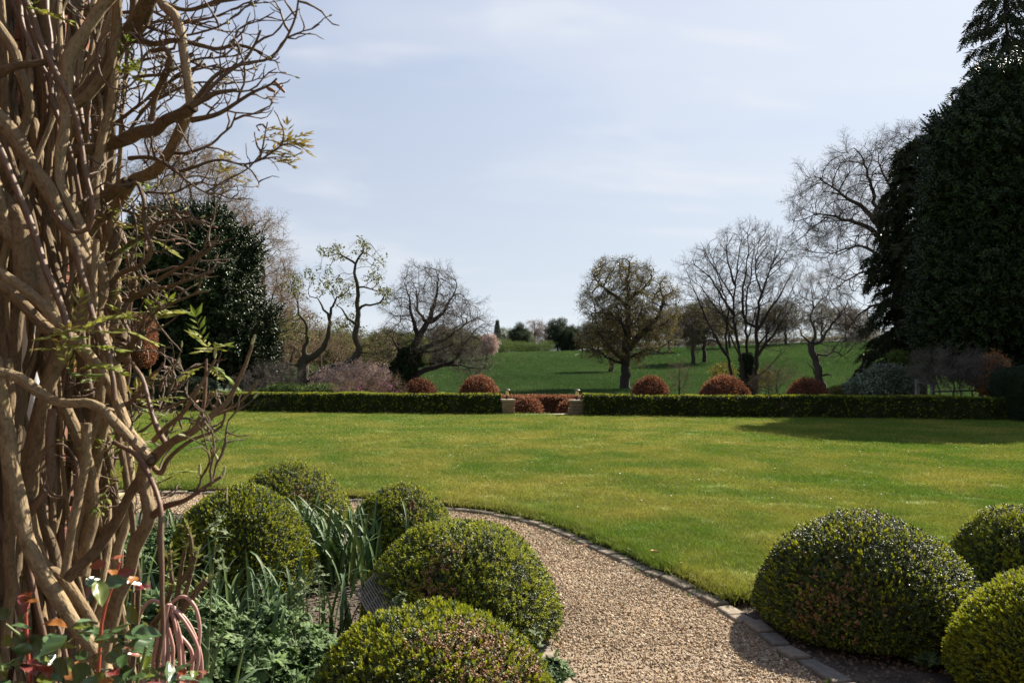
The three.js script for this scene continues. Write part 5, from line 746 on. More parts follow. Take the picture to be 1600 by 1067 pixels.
// perforated grey plastic panel leaning behind the middle ball
{
  const m = std({ color: lin(0.14, 0.12, 0.092), roughness: 0.7 }), a = P(557, 925, 4.72), b = P(622, 862, 4.95), c = P(575, 958, 4.55), t = thing('slotted_panel', 'grey slotted panel leaning behind the middle box ball', 'panel', V(a.x, 0, a.z)); const u = b.clone().sub(a), v = c.clone().sub(a), n = V().crossVectors(u, v).normalize();
  const bar = (p, q, w) => { const T = new Tubes(); T.add([p, q], [w, w], 6); return T.geometry(); }; const at = (i, j) => a.clone().addScaledVector(u, i).addScaledVector(v, j * 1.6);
  const fr = mergeGeometries([bar(at(0, 0), at(1, 0), 0.007), bar(at(0, 1), at(1, 1), 0.007), bar(at(0, 0), at(0, 1), 0.007), bar(at(1, 0), at(1, 1), 0.007)]); put('frame', fr, m, t);
  for (let k = 1; k < 22; k++) put('slat', bar(at(k / 22, 0), at(k / 22, 1), 0.0055), m, t); for (let k = 1; k < 4; k++) put('rib', bar(at(0, k / 4), at(1, k / 4), 0.005), m, t);
  put('stake', bar(at(0.05, 1), at(0.05, 1).setY(-0.03), 0.006), m, t);
}
// low old wall glimpsed through the vine
{
  const tones = [[0.30, 0.26, 0.15], [0.36, 0.31, 0.19], [0.25, 0.22, 0.14]].map((c) => std({ color: lin(...c), map: stoneTex, bumpMap: stoneTex, bumpScale: 0.01, roughness: 1 })), t = thing('garden_wall', 'low mossy stone wall seen through the vine stems', 'wall', V(-3.9, 0, -7.2)), r = rng(871), geos = [0.3, 0.24, 0.36].map((l) => new RoundedBoxGeometry(l - 0.012, 0.108, 0.24, 1, 0.014));
  const core = new THREE.BoxGeometry(1.35, 0.42, 0.2); core.translate(-4.25, 0.21, -7.2); put('mortar', core, std({ color: lin(0.2, 0.18, 0.13), roughness: 1 }), t);
  for (let row = 0; row < 4; row++) { let x = -4.9 + (row % 2) * 0.1; while (x < -3.8) { const k = Math.floor(r() * 3), l = [0.3, 0.24, 0.36][k]; const m = new THREE.Mesh(geos[k], tones[Math.floor(r() * 3)]); m.name = 'stone'; m.castShadow = m.receiveShadow = true; m.position.set(x + l / 2 + 3.9, 0.055 + row * 0.115, (r() - 0.5) * 0.02); m.rotation.y = (r() - 0.5) * 0.05; t.add(m); x += l; } }
  put('coping', new RoundedBoxGeometry(1.42, 0.06, 0.32, 1, 0.015).translate(-4.22, 0.49, -7.2), tones[1], t);
}

// ================================================================ HOUSE CORNER BEHIND THE VINE
{
  const brickT = [[0.20, 0.068, 0.038], [0.24, 0.094, 0.053], [0.16, 0.055, 0.034], [0.22, 0.105, 0.066]].map((c) => std({ color: lin(...c), map: stoneTex, bumpMap: stoneTex, bumpScale: 0.004, roughness: 0.95 })), x0 = -2.15, x1 = -1.60, z0 = -2.62, z1 = -2.95;
  const t = thing('brick_house', 'red brick corner of the house behind the vine', 'house', V((x0 + x1) / 2, 0, (z0 + z1) / 2)), r = rng(881);
  put('wall', new THREE.BoxGeometry(1.2, 6.2, 9).translate(-2.42, 3.1, 2.2), std({ color: lin(0.105, 0.052, 0.034), map: stoneTex, roughness: 1 }), t);  // unseen run of house wall, added to cut sky light on the vine
  put('mortar', new THREE.BoxGeometry(x1 - x0 - 0.02, 4.4, z0 - z1 - 0.02).translate((x0 + x1) / 2, 2.2, (z0 + z1) / 2), std({ color: lin(0.30, 0.26, 0.2), roughness: 1 }), t);
  const gF = new RoundedBoxGeometry(0.215, 0.062, 0.03, 1, 0.004), gH = new RoundedBoxGeometry(0.10, 0.062, 0.03, 1, 0.004), brick = (g, x, y, z, ry) => { const m = new THREE.Mesh(g, brickT[Math.floor(r() * 4)]); m.name = 'brick'; m.castShadow = m.receiveShadow = true; m.position.set(x - t.position.x, y, z - t.position.z); m.rotation.y = ry; t.add(m); };
  for (let k = 0; k < 44; k++) { const y = 0.9 + k * 0.075 - 0.3; if (y > 3.6) break; const odd = k % 2; let x = x1 - 0.005; for (const w of odd ? [0.10, 0.215, 0.215] : [0.215, 0.215, 0.10]) { brick(w > 0.2 ? gF : gH, x - w / 2, y, z0 - 0.006, 0); x -= w + 0.012; } let z = z0 - 0.03; for (const w of odd ? [0.215, 0.10] : [0.10, 0.215]) { brick(w > 0.2 ? gF : gH, x1 - 0.006, y, z - w / 2, Math.PI / 2); z -= w + 0.012; } }
  const dp = thing('downpipe', 'white painted downpipe showing between the vine stems', 'pipe', V(-1.53, 0, -2.53)); const wm = std({ color: lin(0.72, 0.73, 0.74), roughness: 0.45 });
  put('pipe', new THREE.CylinderGeometry(0.036, 0.036, 4.3, 18).translate(-1.53, 2.13, -2.53), wm, dp); for (const y of [1.0, 2.2, 3.2]) put('bracket', new THREE.CylinderGeometry(0.045, 0.045, 0.05, 18).translate(-1.53, y, -2.53), wm, dp);
  const tw = std({ color: lin(0.30, 0.25, 0.14), map: barkTex, bumpMap: barkBump, bumpScale: 0.01, roughness: 1 });
  const tr = thing('trellis_post', 'weathered wooden trellis post the vine climbs', 'post', V(-1.27, 0, -2.45)); put('post', new RoundedBoxGeometry(0.055, 4.3, 0.055, 1, 0.006).translate(-1.27, 2.13, -2.45), tw, tr); for (const y of [1.25, 2.0, 2.75]) put('batten', new RoundedBoxGeometry(0.5, 0.03, 0.02, 1, 0.004).translate(-1.5, y, -2.41), tw, tr);
}

// ================================================================ THE WISTERIA
const vineTex = tex(256, 512, (u, v) => { const s = fbm(u * 10, v * 22, 103, 4, 10), l = vn(u * 48, v * 192, 105, 48), st = fbm(u * 30, v * 5, 107, 3, 10); const k = 0.6 + 0.55 * s + 0.34 * (l - 0.5) + 0.14 * (st - 0.5); const li = smooth(0.56, 0.72, fbm(u * 6, v * 12, 111, 4, 6)) * 0.55, cr = smooth(0.62, 0.7, vn(u * 24, v * 96, 113, 24)) * 0.3; return mixc([k * (1 - cr), k * (0.97 + 0.06 * s) * (1 - cr), k * 0.95 * (1 - cr)], [0.95, 1.08, 1.25], li * 0.6); }, [4, 1.4]);
const vineBump = tex(256, 512, (u, v) => clamp(0.5 + 0.9 * (fbm(u * 10, v * 22, 103, 4, 10) - 0.5) + 0.12 * (fbm(u * 30, v * 5, 107, 3, 10) - 0.5)), [4, 1.4], false);
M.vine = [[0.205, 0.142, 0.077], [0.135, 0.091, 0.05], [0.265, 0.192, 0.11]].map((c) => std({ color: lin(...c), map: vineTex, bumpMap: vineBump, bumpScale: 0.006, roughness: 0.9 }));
M.vineYoung = std({ color: lin(0.145, 0.082, 0.05), map: vineTex, bumpMap: vineBump, bumpScale: 0.002, roughness: 0.6 });
M.vineTwig = std({ color: lin(0.115, 0.074, 0.048), map: vineTex, roughness: 0.75 });
{
  const D = 2.05, W = thing('wisteria_vine', 'old twisted wisteria with bare tan stems climbing the house corner', 'vine', V(atX(90, 2.3), 0, -2.3)), r = rng(901), TW = new Tubes(), ends = [];
  function stem(pts, depth, w0, w1, mat = M.vine[0], name = 'stem', wob = 1) {       // pixel polyline, half-widths in pixels
    const cv = new THREE.CatmullRomCurve3(pts.map(([x, y, dz = 0]) => P(x, y, depth + dz - 0.26 * smooth(165, 310, x))), false, 'centripetal'), len = cv.getLength(), n = Math.max(6, Math.ceil(len / 0.018)), sp = cv.getSpacedPoints(n), k = depth / FPX, s = r() * 99;
    sp.forEach((p, i) => { const f = wob * 0.006; p.add(V((vn(s, i * 0.22) - 0.5) * f * 2, (vn(s + 9, i * 0.22) - 0.5) * f, (vn(s + 5, i * 0.22) - 0.5) * f * 2)); });
    const rr = sp.map((_, i) => lerp(w0, w1, i / n) * k * 0.87 * (0.84 + 0.28 * vn(s + 3, i * 0.3) + 0.3 * Math.pow(vn(s + 7, i * 0.16), 6))), T = new Tubes(); T.add(sp, rr, w0 > 6 ? 14 : 9); if (name) T.build(name, mat, W); else TW.add(sp, rr, 7); return sp;
  }
  function rope(pts, depth, w, pitch, mats, ply = 2, open = 0.85) {                  // strands winding round each other
    const cv = new THREE.CatmullRomCurve3(pts.map(([x, y, dz = 0]) => P(x, y, depth + dz)), false, 'centripetal'), len = cv.getLength(), n = Math.ceil(len / 0.014), sp = cv.getSpacedPoints(n), k = depth / FPX;
    for (let s = 0; s < ply; s++) { const q = sp.map((p, i) => { const a = i / n * len / pitch * 6.2832 + s / ply * 6.2832; return p.clone().add(V(Math.cos(a) * w * k * open, 0, Math.sin(a) * w * k * open)); }), rr = q.map((_, i) => w * k * (0.9 + 0.2 * vn(s * 7, i * 0.2))); new Tubes().add(q, rr, 14).build('stem', mats[s % mats.length], W); }
  }
  const v0 = M.vine[0], v1 = M.vine[1], v2 = M.vine[2], y = M.vineYoung;
  // big shaded core stems behind
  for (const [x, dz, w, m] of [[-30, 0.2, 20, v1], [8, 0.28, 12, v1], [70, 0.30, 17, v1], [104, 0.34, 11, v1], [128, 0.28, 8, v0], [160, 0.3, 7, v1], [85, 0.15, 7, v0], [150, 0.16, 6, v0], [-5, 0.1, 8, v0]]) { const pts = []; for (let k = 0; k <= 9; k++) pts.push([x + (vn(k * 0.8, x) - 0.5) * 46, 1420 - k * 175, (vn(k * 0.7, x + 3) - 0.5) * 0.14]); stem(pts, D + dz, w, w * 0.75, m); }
  for (const [x, dz, w, p] of [[0, 0.16, 8, 0.36], [68, 0.22, 9, 0.45], [118, 0.22, 7, 0.4], [165, 0.24, 6, 0.28]]) { const pts = []; for (let k = 0; k <= 7; k++) pts.push([x + (vn(k * 0.6, x + 50) - 0.5) * 40, 1400 - k * 220, 0]); rope(pts, D + dz, w, p, [v1, v0]); }
  for (let q = 0; q < 26; q++) { const x = -35 + q * 8.6, ph = q * 1.7, pts = []; for (let k = 0; k <= 12; k++) pts.push([x + Math.sin((q % 2 ? 1 : -1) * k * (0.7 + 0.07 * (q % 4)) + ph) * 40 + (vn(k * 0.9, q * 5) - 0.5) * 30, 1400 - k * 125, Math.cos((q % 2 ? 1 : -1) * k * (0.7 + 0.07 * (q % 4)) + ph) * 0.10]); stem(pts, D + 0.06 + (q % 5) * 0.05, 4 + (q * 7) % 5, 3 + (q * 3) % 4, [v0, v1, v2, y][q % 4]); }
  // stems one can follow in front, top half
  stem([[215, -70], [190, -30], [170, -5], [150, 20], [130, 50], [115, 76], [106, 105], [103, 140], [98, 175], [97, 210], [95, 255], [97, 295], [112, 322], [126, 352], [138, 400], [136, 450]], D - 0.12, 11.5, 9, v2);
  stem([[22, -30], [45, 20], [60, 60], [76, 92], [95, 130], [112, 172], [119, 200], [127, 240], [136, 285], [142, 330], [136, 356], [120, 364], [98, 352], [80, 330]], D - 0.2, 6, 4, y);
  stem([[-20, 20], [0, 45], [20, 75], [31, 108], [43, 145], [46, 172], [36, 205], [18, 238], [-10, 265]], D - 0.02, 9, 9, v0);
  stem([[-30, 128], [0, 117], [30, 104], [58, 97], [84, 92]], D - 0.1, 9, 6, v1);
  stem([[-20, 170], [0, 190], [20, 214], [38, 243], [58, 275], [80, 310], [99, 342], [112, 372], [127, 400], [141, 428], [139, 455], [130, 482], [116, 512], [98, 545], [82, 582], [69, 627], [61, 680], [53, 735], [44, 800]], D - 0.14, 14, 12, v0);
  stem([[105, 178], [118, 158], [140, 132], [165, 98], [192, 62], [217, 22], [245, -40]], D + 0.02, 12, 15, v1);
  stem([[108, 172], [130, 155], [152, 128], [170, 108], [180, 70], [186, 20], [190, -30]], D - 0.05, 9, 8, v0);
  stem([[178, 95], [174, 150], [170, 172], [161, 205], [153, 245], [149, 290], [152, 330]], D - 0.04, 8, 7, v2);
  stem([[115, 235], [150, 230], [180, 222], [211, 210], [242, 201], [273, 180], [298, 164]], D + 0.06, 12, 10, v1);
  stem([[228, -40], [255, 5], [274, 26], [284, 60], [290, 110], [297, 165]], D + 0.02, 8, 7.5, v2);
  stem([[128, 372], [150, 345], [180, 318], [206, 284], [240, 268], [262, 238], [281, 203], [298, 168]], D + 0.1, 11, 8, v0);
  stem([[103, 345], [130, 318], [165, 305], [200, 285]], D + 0.02, 12, 10, v1);
  stem([[-10, 222], [0, 240], [20, 286], [45, 346], [65, 402], [85, 452], [102, 500], [110, 530]], D - 0.26, 6.5, 6, y);
  rope([[-30, 270, 0], [2, 318, 0], [30, 375, 0], [52, 430, 0], [76, 480, 0], [82, 520, 0]], D - 0.06, 14, 0.34, [v2, v0]);
  stem([[-30, 405], [0, 428], [30, 448], [55, 468], [80, 492], [100, 516], [125, 541], [150, 570], [170, 602], [186, 642], [200, 672], [216, 692], [233, 716]], D - 0.2, 9.5, 10, v2);
  stem([[-20, 440], [10, 452], [40, 482], [62, 505], [82, 520]], D - 0.12, 11, 9, v0);
  stem([[120, 385], [126, 422], [136, 452], [150, 502], [166, 548], [178, 592], [181, 625]], D - 0.22, 5.5, 4.5, y);
  stem([[128, 372], [146, 395], [160, 425], [160, 455], [152, 485], [160, 525], [174, 556], [186, 590], [191, 630], [190, 668]], D - 0.08, 12, 8, v0);
  rope([[176, 330], [178, 380], [174, 430], [180, 480], [186, 530]], D + 0.04, 7, 0.13, [v0, v1]);
  stem([[142, 520], [150, 470], [147, 440], [150, 400], [152, 375]], D - 0.16, 6, 6, v2);
  // lower half
  stem([[-30, 576], [0, 583], [30, 592], [55, 612], [76, 625], [100, 631], [135, 630], [160, 639], [178, 656], [200, 686], [224, 706], [236, 722]], D - 0.3, 9, 9, v2);
  stem([[98, 630], [106, 655], [117, 686], [131, 716], [142, 750], [146, 790], [141, 820], [132, 850], [128, 900]], D - 0.14, 10, 11, v0);
  stem([[172, 640], [160, 668], [152, 700], [148, 730], [140, 770], [128, 830], [122, 880]], D - 0.08, 11, 9, v0);
  stem([[78, 640], [76, 690], [75, 730], [72, 760], [50, 792], [34, 815]], D - 0.2, 8, 8, y);
  stem([[8, 560], [12, 640], [10, 710], [15, 780], [13, 850], [20, 892], [12, 945], [8, 1010]], D - 0.18, 10, 9, v0);
  stem([[28, 480], [22, 560], [26, 640], [20, 720], [24, 800], [22, 900]], D - 0.02, 10, 12, v1);
  stem([[66, 660], [64, 720], [62, 780], [66, 810], [78, 850], [92, 900], [100, 940]], D - 0.05, 9, 9, v1);
  stem([[-10, 560], [4, 650], [20, 740], [28, 790], [42, 835], [60, 888], [82, 930], [108, 968], [140, 1005], [170, 1060], [180, 1110]], D - 0.26, 13, 14, v2);
  stem([[134, 660], [130, 720], [120, 775], [117, 790], [108, 835], [100, 872], [96, 900]], D - 0.22, 8, 7, v2);
  stem([[165, 545], [158, 590], [150, 640], [140, 690], [128, 735], [136, 770], [124, 810], [116, 850], [128, 880]], D - 0.14, 9, 8, v0);
  stem([[40, 780], [52, 840], [70, 885], [95, 905], [118, 935], [140, 975], [160, 1010]], D - 0.2, 9, 11, v0);
  stem([[108, 905], [125, 885], [142, 868], [170, 832], [196, 792], [210, 762], [223, 735], [230, 712]], D - 0.24, 10, 8, v1);
  stem([[232, 712], [222, 740], [226, 775], [232, 806], [212, 855], [196, 900], [182, 945], [165, 1000], [150, 1080]], D - 0.28, 11, 12, v0);
  stem([[182, 690], [214, 718], [236, 752], [250, 792], [253, 850], [251, 950], [248, 1080], [246, 1180]], D - 0.36, 4.5, 4, y, 'cane');
  stem([[235, 808], [264, 791], [295, 780], [320, 764], [346, 744]], D - 0.26, 6.5, 2.5, y);
  stem([[232, 722], [262, 696], [300, 674], [331, 650], [358, 630], [378, 578], [393, 538]], D - 0.24, 9, 2, v0);
  stem([[258, 696], [240, 662], [230, 622], [222, 592], [205, 566]], D - 0.24, 4.5, 3, y);
  stem([[240, 690], [275, 655], [296, 630], [318, 595], [334, 560]], D - 0.22, 5, 2, v0);
  stem([[300, 674], [315, 640], [320, 600], [322, 560]], D - 0.2, 3.5, 2, y);
  stem([[331, 650], [360, 640], [385, 618], [400, 600]], D - 0.2, 3, 1.5, v0);
  stem([[233, 722], [250, 740], [262, 720], [300, 690], [345, 668], [352, 640]], D - 0.2, 5, 2, v0);
  stem([[192, 640], [215, 612], [232, 590], [246, 578]], D - 0.1, 4, 2, y);
  stem([[190, 660], [200, 630], [240, 640], [290, 625], [310, 615]], D - 0.08, 3, 1.5, v1);
  // side limbs in the upper right
  const side = [
    [[[255, 5], [300, 13], [330, 4], [382, -3]], 5, 2.5, 0.1], [[[205, 60], [240, 68], [275, 62], [310, 71], [340, 78], [360, 72], [386, 74], [412, 84]], 7.5, 2.5, 0.06], [[[298, 165], [328, 132], [346, 112], [372, 98], [394, 73], [405, 50]], 5, 2, 0.02], [[[320, 150], [350, 120], [382, 98], [420, 88], [445, 65], [459, 36], [464, -10]], 4, 1.6, 0], [[[297, 186], [340, 178], [370, 161], [400, 143], [424, 131], [432, 122]], 5, 2, 0.04], [[[262, 240], [300, 236], [330, 226], [347, 210], [364, 196], [370, 176]], 4, 1.5, 0.12], [[[200, 248], [225, 244], [250, 250], [280, 268], [332, 252], [346, 250], [380, 256], [405, 250], [424, 238], [446, 224], [470, 232]], 5, 1.2, 0.04], [[[405, 250], [413, 225], [420, 192]], 2.2, 1, 0.04], [[[300, 778], [308, 757], [311, 740]], 2.5, 1.8, -0.26], [[[326, 760], [337, 740], [341, 722]], 2.5, 1.8, -0.26], [[[320, 300], [345, 285], [362, 275]], 2.2, 1, 0.02], [[[210, 120], [260, 112], [310, 92], [350, 88], [380, 60]], 4, 1.5, 0.12], [[[220, 175], [270, 140], [310, 128], [350, 130]], 3.5, 1.4, 0.15], [[[200, 30], [250, 50], [300, 55], [345, 40], [370, 20]], 4, 1.4, 0.1], [[[230, 300], [270, 300], [310, 285], [330, 290]], 3, 1.3, 0.14], [[[250, 250], [290, 279], [320, 300], [346, 311]], 4, 1.5, 0.02],
    [[[298, 165], [340, 147], [372, 142]], 6, 3, 0], [[[235, 80], [262, 80], [268, 100], [245, 150], [238, 190]], 5, 6, -0.06], [[[160, 456], [186, 430], [216, 415], [232, 400], [237, 386], [231, 372], [226, 345], [222, 310], [210, 280]], 6, 4, -0.06], [[[188, 500], [196, 476], [230, 450], [268, 425], [300, 407], [326, 392], [341, 370]], 7, 2, 0.02], [[[196, 470], [250, 452], [292, 440], [332, 424]], 5, 2, 0.06], [[[186, 500], [205, 525], [225, 505], [255, 480], [300, 462], [325, 455]], 4, 1.5, 0.02], [[[182, 560], [205, 535], [226, 520]], 9, 8, -0.08], [[[200, 470], [206, 440], [200, 410], [210, 390]], 6, 4, 0.02],
    [[[180, 400], [215, 375], [250, 348], [290, 342], [310, 350]], 5, 2, 0.08], [[[195, 330], [230, 338], [270, 330], [300, 338]], 3.5, 1.5, 0.1], [[[150, 150], [180, 120], [230, 95], [270, 85]], 4, 2, 0.16], [[[170, 200], [220, 160], [260, 130], [300, 110], [340, 100]], 4, 1.5, 0.18], [[[175, 235], [210, 190], [245, 150], [275, 118], [320, 100]], 4, 2, 0.2], [[[180, 60], [225, 40], [270, 30], [310, 40], [350, 48]], 4, 1.5, 0.16], [[[190, 20], [230, 15], [280, 35], [320, 30], [360, 15]], 4, 1.5, 0.22],
  ].map(([p, a, b, dz]) => stem(p, D + dz, a * 0.85, b * 0.85, a > 4.5 ? v1 : M.vineTwig));
  // knobbly spurs and twigs
  function twiglet(o, d, l, rad, lev) { const n = 6, pts = [o.clone()], rr = [rad]; let p = o.clone(), q = d.clone(); for (let k = 1; k <= n; k++) { q.add(V(gauss(r) * 0.28, gauss(r) * 0.24 + 0.03, gauss(r) * 0.2)).normalize(); p = p.clone().addScaledVector(q, l / n); pts.push(p); rr.push(rad * (1 - 0.6 * k / n) * (k % 2 ? 1.25 : 0.95)); } TW.add(pts, rr, 5); ends.push([p, q.clone()]); if (lev > 0) for (let k = 1; k < n; k++) if (r() < 0.75) twiglet(pts[k], q.clone().add(onSphere(r).multiplyScalar(0.9)).add(V(0.25, 0.15, 0)).normalize(), l * (0.3 + 0.35 * r()), rad * 0.65, lev - 1); }
  side.forEach((sp, i) => { const n = sp.length; for (let k = Math.floor(n * 0.15); k < n; k += 2 + Math.floor(r() * 3)) { const t = V().subVectors(sp[Math.min(n - 1, k + 2)], sp[Math.max(0, k - 2)]).normalize(); if (t.x < 0) t.negate(); twiglet(sp[k], t.multiplyScalar(0.7).add(onSphere(r).multiplyScalar(0.75)).add(V(0.2, 0.12, 0)).normalize(), 0.05 + r() * 0.11, 0.0020 + r() * 0.0010, r() < 0.5 ? 1 : 0); } });
  // bushy spurs inside the thicket
  for (let k = 0; k < 170; k++) { const p = P(110 + r() * 130, r() * 780, D - 0.05 + r() * 0.3); twiglet(p, onSphere(r).add(V(0.3, 0.3, 0)).normalize(), 0.05 + r() * 0.12, 0.002 + r() * 0.0016, r() < 0.4 ? 1 : 0); }
  for (let k = 0; k < 60; k++) { const p = P(235 + r() * 120, 575 + r() * 130, D - 0.15 + r() * 0.15); if (p.x > atX(240 + (720 - (575 + 130 * r())) , D)) continue; twiglet(p, V(0.4, 0.7, 0).add(onSphere(r).multiplyScalar(0.6)).normalize(), 0.04 + r() * 0.07, 0.0024 + r() * 0.001, 1); }
  TW.build('twigs', M.vineTwig, W, 'stuff');
  // tendrils
  { const T = new Tubes(); for (let l = 0; l < 3; l++) { const c = P([95, 100, 190][l], [735, 742, 95][l], D - 0.28), q = []; for (let k = 0; k <= 26; k++) { const a = k / 26 * 6.6 + l; q.push(c.clone().add(V(Math.cos(a) * [0.035, 0.03, 0.045][l], Math.sin(a) * [0.06, 0.045, 0.07][l], Math.sin(a * 0.5) * 0.02))); } T.add(q, q.map(() => 0.0022), 6); } T.build('tendril', M.vineYoung, W); }
  // young leaves, each a pinnate spray
  const fresh = [[0.20, 0.25, 0.03], [0.28, 0.30, 0.05], [0.26, 0.22, 0.045], [0.15, 0.21, 0.03]];
  function pinnate(o, d, l, tone, pairs = 5) { const F = new Faces(), up = V(0, 1, 0); let p = o.clone(), q = d.clone().normalize(); const sd = V().crossVectors(q, Math.abs(q.y) > 0.8 ? V(0, 0, 1) : up).normalize(); for (let k = 1; k <= pairs; k++) { q.add(V(0, -0.13, 0)).normalize(); const e = p.clone().addScaledVector(q, l / pairs), n = V().crossVectors(q, sd).multiplyScalar(0.004), g = V(0, 0.0012, 0); F.quad(p.clone().sub(g), e.clone().sub(g), e.clone().add(g), p.clone().add(g), [0.16, 0.13, 0.05]); p = e; const c = vary(tone, r, 0.2), ll = l * 0.42 * (0.7 + 0.5 * r()); for (const s of [-1, 1]) { const dd = q.clone().multiplyScalar(0.75).addScaledVector(sd, s * 0.75).add(V(0, -0.35 * r(), (r() - 0.5) * 0.4)).normalize(), ss = V().crossVectors(dd, V(r() - 0.5, 1, r() - 0.5)).normalize(); F.leaf(p, dd, ss, ll, ll * 0.38, 0.3, 0.18, c); } } F.leaf(p, q, sd, l * 0.42, l * 0.16, 0.3, 0.15, vary(tone, r, 0.2)); put('leaf', F.geometry(), M.softLeaf, W); }
  for (const [x, yy, dz, n, s] of [[48, 18, -0.2, 4, 0.06], [180, 108, -0.1, 4, 0.06], [205, 120, -0.06, 2, 0.05], [120, 520, -0.32, 4, 0.085], [85, 540, -0.32, 4, 0.085], [150, 515, -0.3, 2, 0.08], [48, 552, -0.26, 1, 0.05], [118, 585, -0.3, 4, 0.075], [205, 630, -0.1, 4, 0.075], [235, 625, -0.12, 2, 0.06], [165, 700, -0.1, 4, 0.07], [165, 765, -0.1, 3, 0.06], [178, 400, 0, 4, 0.06], [190, 440, 0, 3, 0.055], [235, 370, 0, 3, 0.06], [235, 505, -0.05, 4, 0.075], [328, 545, -0.2, 5, 0.065], [315, 575, -0.2, 3, 0.06], [190, 365, 0.02, 3, 0.05], [225, 295, 0.06, 4, 0.06], [250, 290, 0.06, 2, 0.05], [160, 250, 0.02, 3, 0.04], [205, 690, -0.1, 3, 0.05], [262, 745, -0.2, 2, 0.05], [130, 700, 0, 2, 0.05], [185, 340, 0.02, 2, 0.05]]) for (let k = 0; k < n; k++) pinnate(P(x + gauss(r) * 5, yy + gauss(r) * 4, D + dz), V(gauss(r) * 0.7 + 0.35, 0.35 + gauss(r) * 0.4, gauss(r) * 0.5 + 0.15).normalize(), s * (0.8 + r() * 0.5), fresh[Math.floor(r() * 4)], 3 + Math.floor(r() * 3));
  for (const [x, yy, n, s] of [[412, 205, 3, 0.05], [425, 232, 4, 0.06], [440, 225, 4, 0.065], [455, 228, 4, 0.06], [400, 222, 2, 0.05], [430, 245, 3, 0.055], [345, 275, 4, 0.055], [335, 262, 3, 0.05], [270, 150, 1, 0.04], [305, 100, 2, 0.03], [345, 125, 2, 0.03]]) for (let k = 0; k < n; k++) pinnate(P(x + gauss(r) * 8, yy + gauss(r) * 5, D + 0.03 + gauss(r) * 0.03), V(0.8 + gauss(r) * 0.4, 0.25 + gauss(r) * 0.4, gauss(r) * 0.4).normalize(), s, mixc(fresh[2], [0.22, 0.15, 0.03], r()), 4);
  // flower buds and a hanging pod
  { const bud = (o, d, l, w, m) => { const pts = [], rr = []; for (let k = 0; k <= 8; k++) { const u = k / 8; pts.push(o.clone().addScaledVector(d, l * u)); rr.push(w * (0.25 + 0.75 * Math.sin(Math.min(1, u * 1.25) * Math.PI * 0.8)) * (1 - u * 0.35) + 0.0004); } new Tubes().add(pts, rr, 8).build('bud', m, W); }, bm = std({ color: lin(0.22, 0.11, 0.06), roughness: 0.6 }), pale = std({ color: lin(0.32, 0.33, 0.16), roughness: 0.7 });
    bud(P(427, 126, D + 0.04), V(0.7, -0.72, 0), 0.043, 0.0065, bm); bud(P(415, 136, D + 0.05), V(0.9, -0.45, 0), 0.03, 0.006, bm); for (const [x, yy] of [[311, 735], [341, 716], [335, 552], [392, 532], [347, 738]]) bud(P(x, yy + 8, D - 0.24), V(gauss(r) * 0.2, 1, 0).normalize(), 0.026, 0.0042, pale);
    for (let k = 0; k < ends.length; k += 6) bud(ends[k][0], ends[k][1], 0.009 + r() * 0.006, 0.0024, k % 12 ? bm : pale); }
  // thin wire ties
  const tie = std({ color: lin(0.03, 0.10, 0.07), roughness: 0.5 }); for (const [x, yy] of [[200, 68], [186, 500], [140, 0]]) { const g = new THREE.TorusGeometry(0.022, 0.0012, 6, 20); g.rotateX(1.2); const c = P(x, yy, D - 0.02); g.translate(c.x, c.y, c.z); put('wire_tie', g, tie, W); }
}
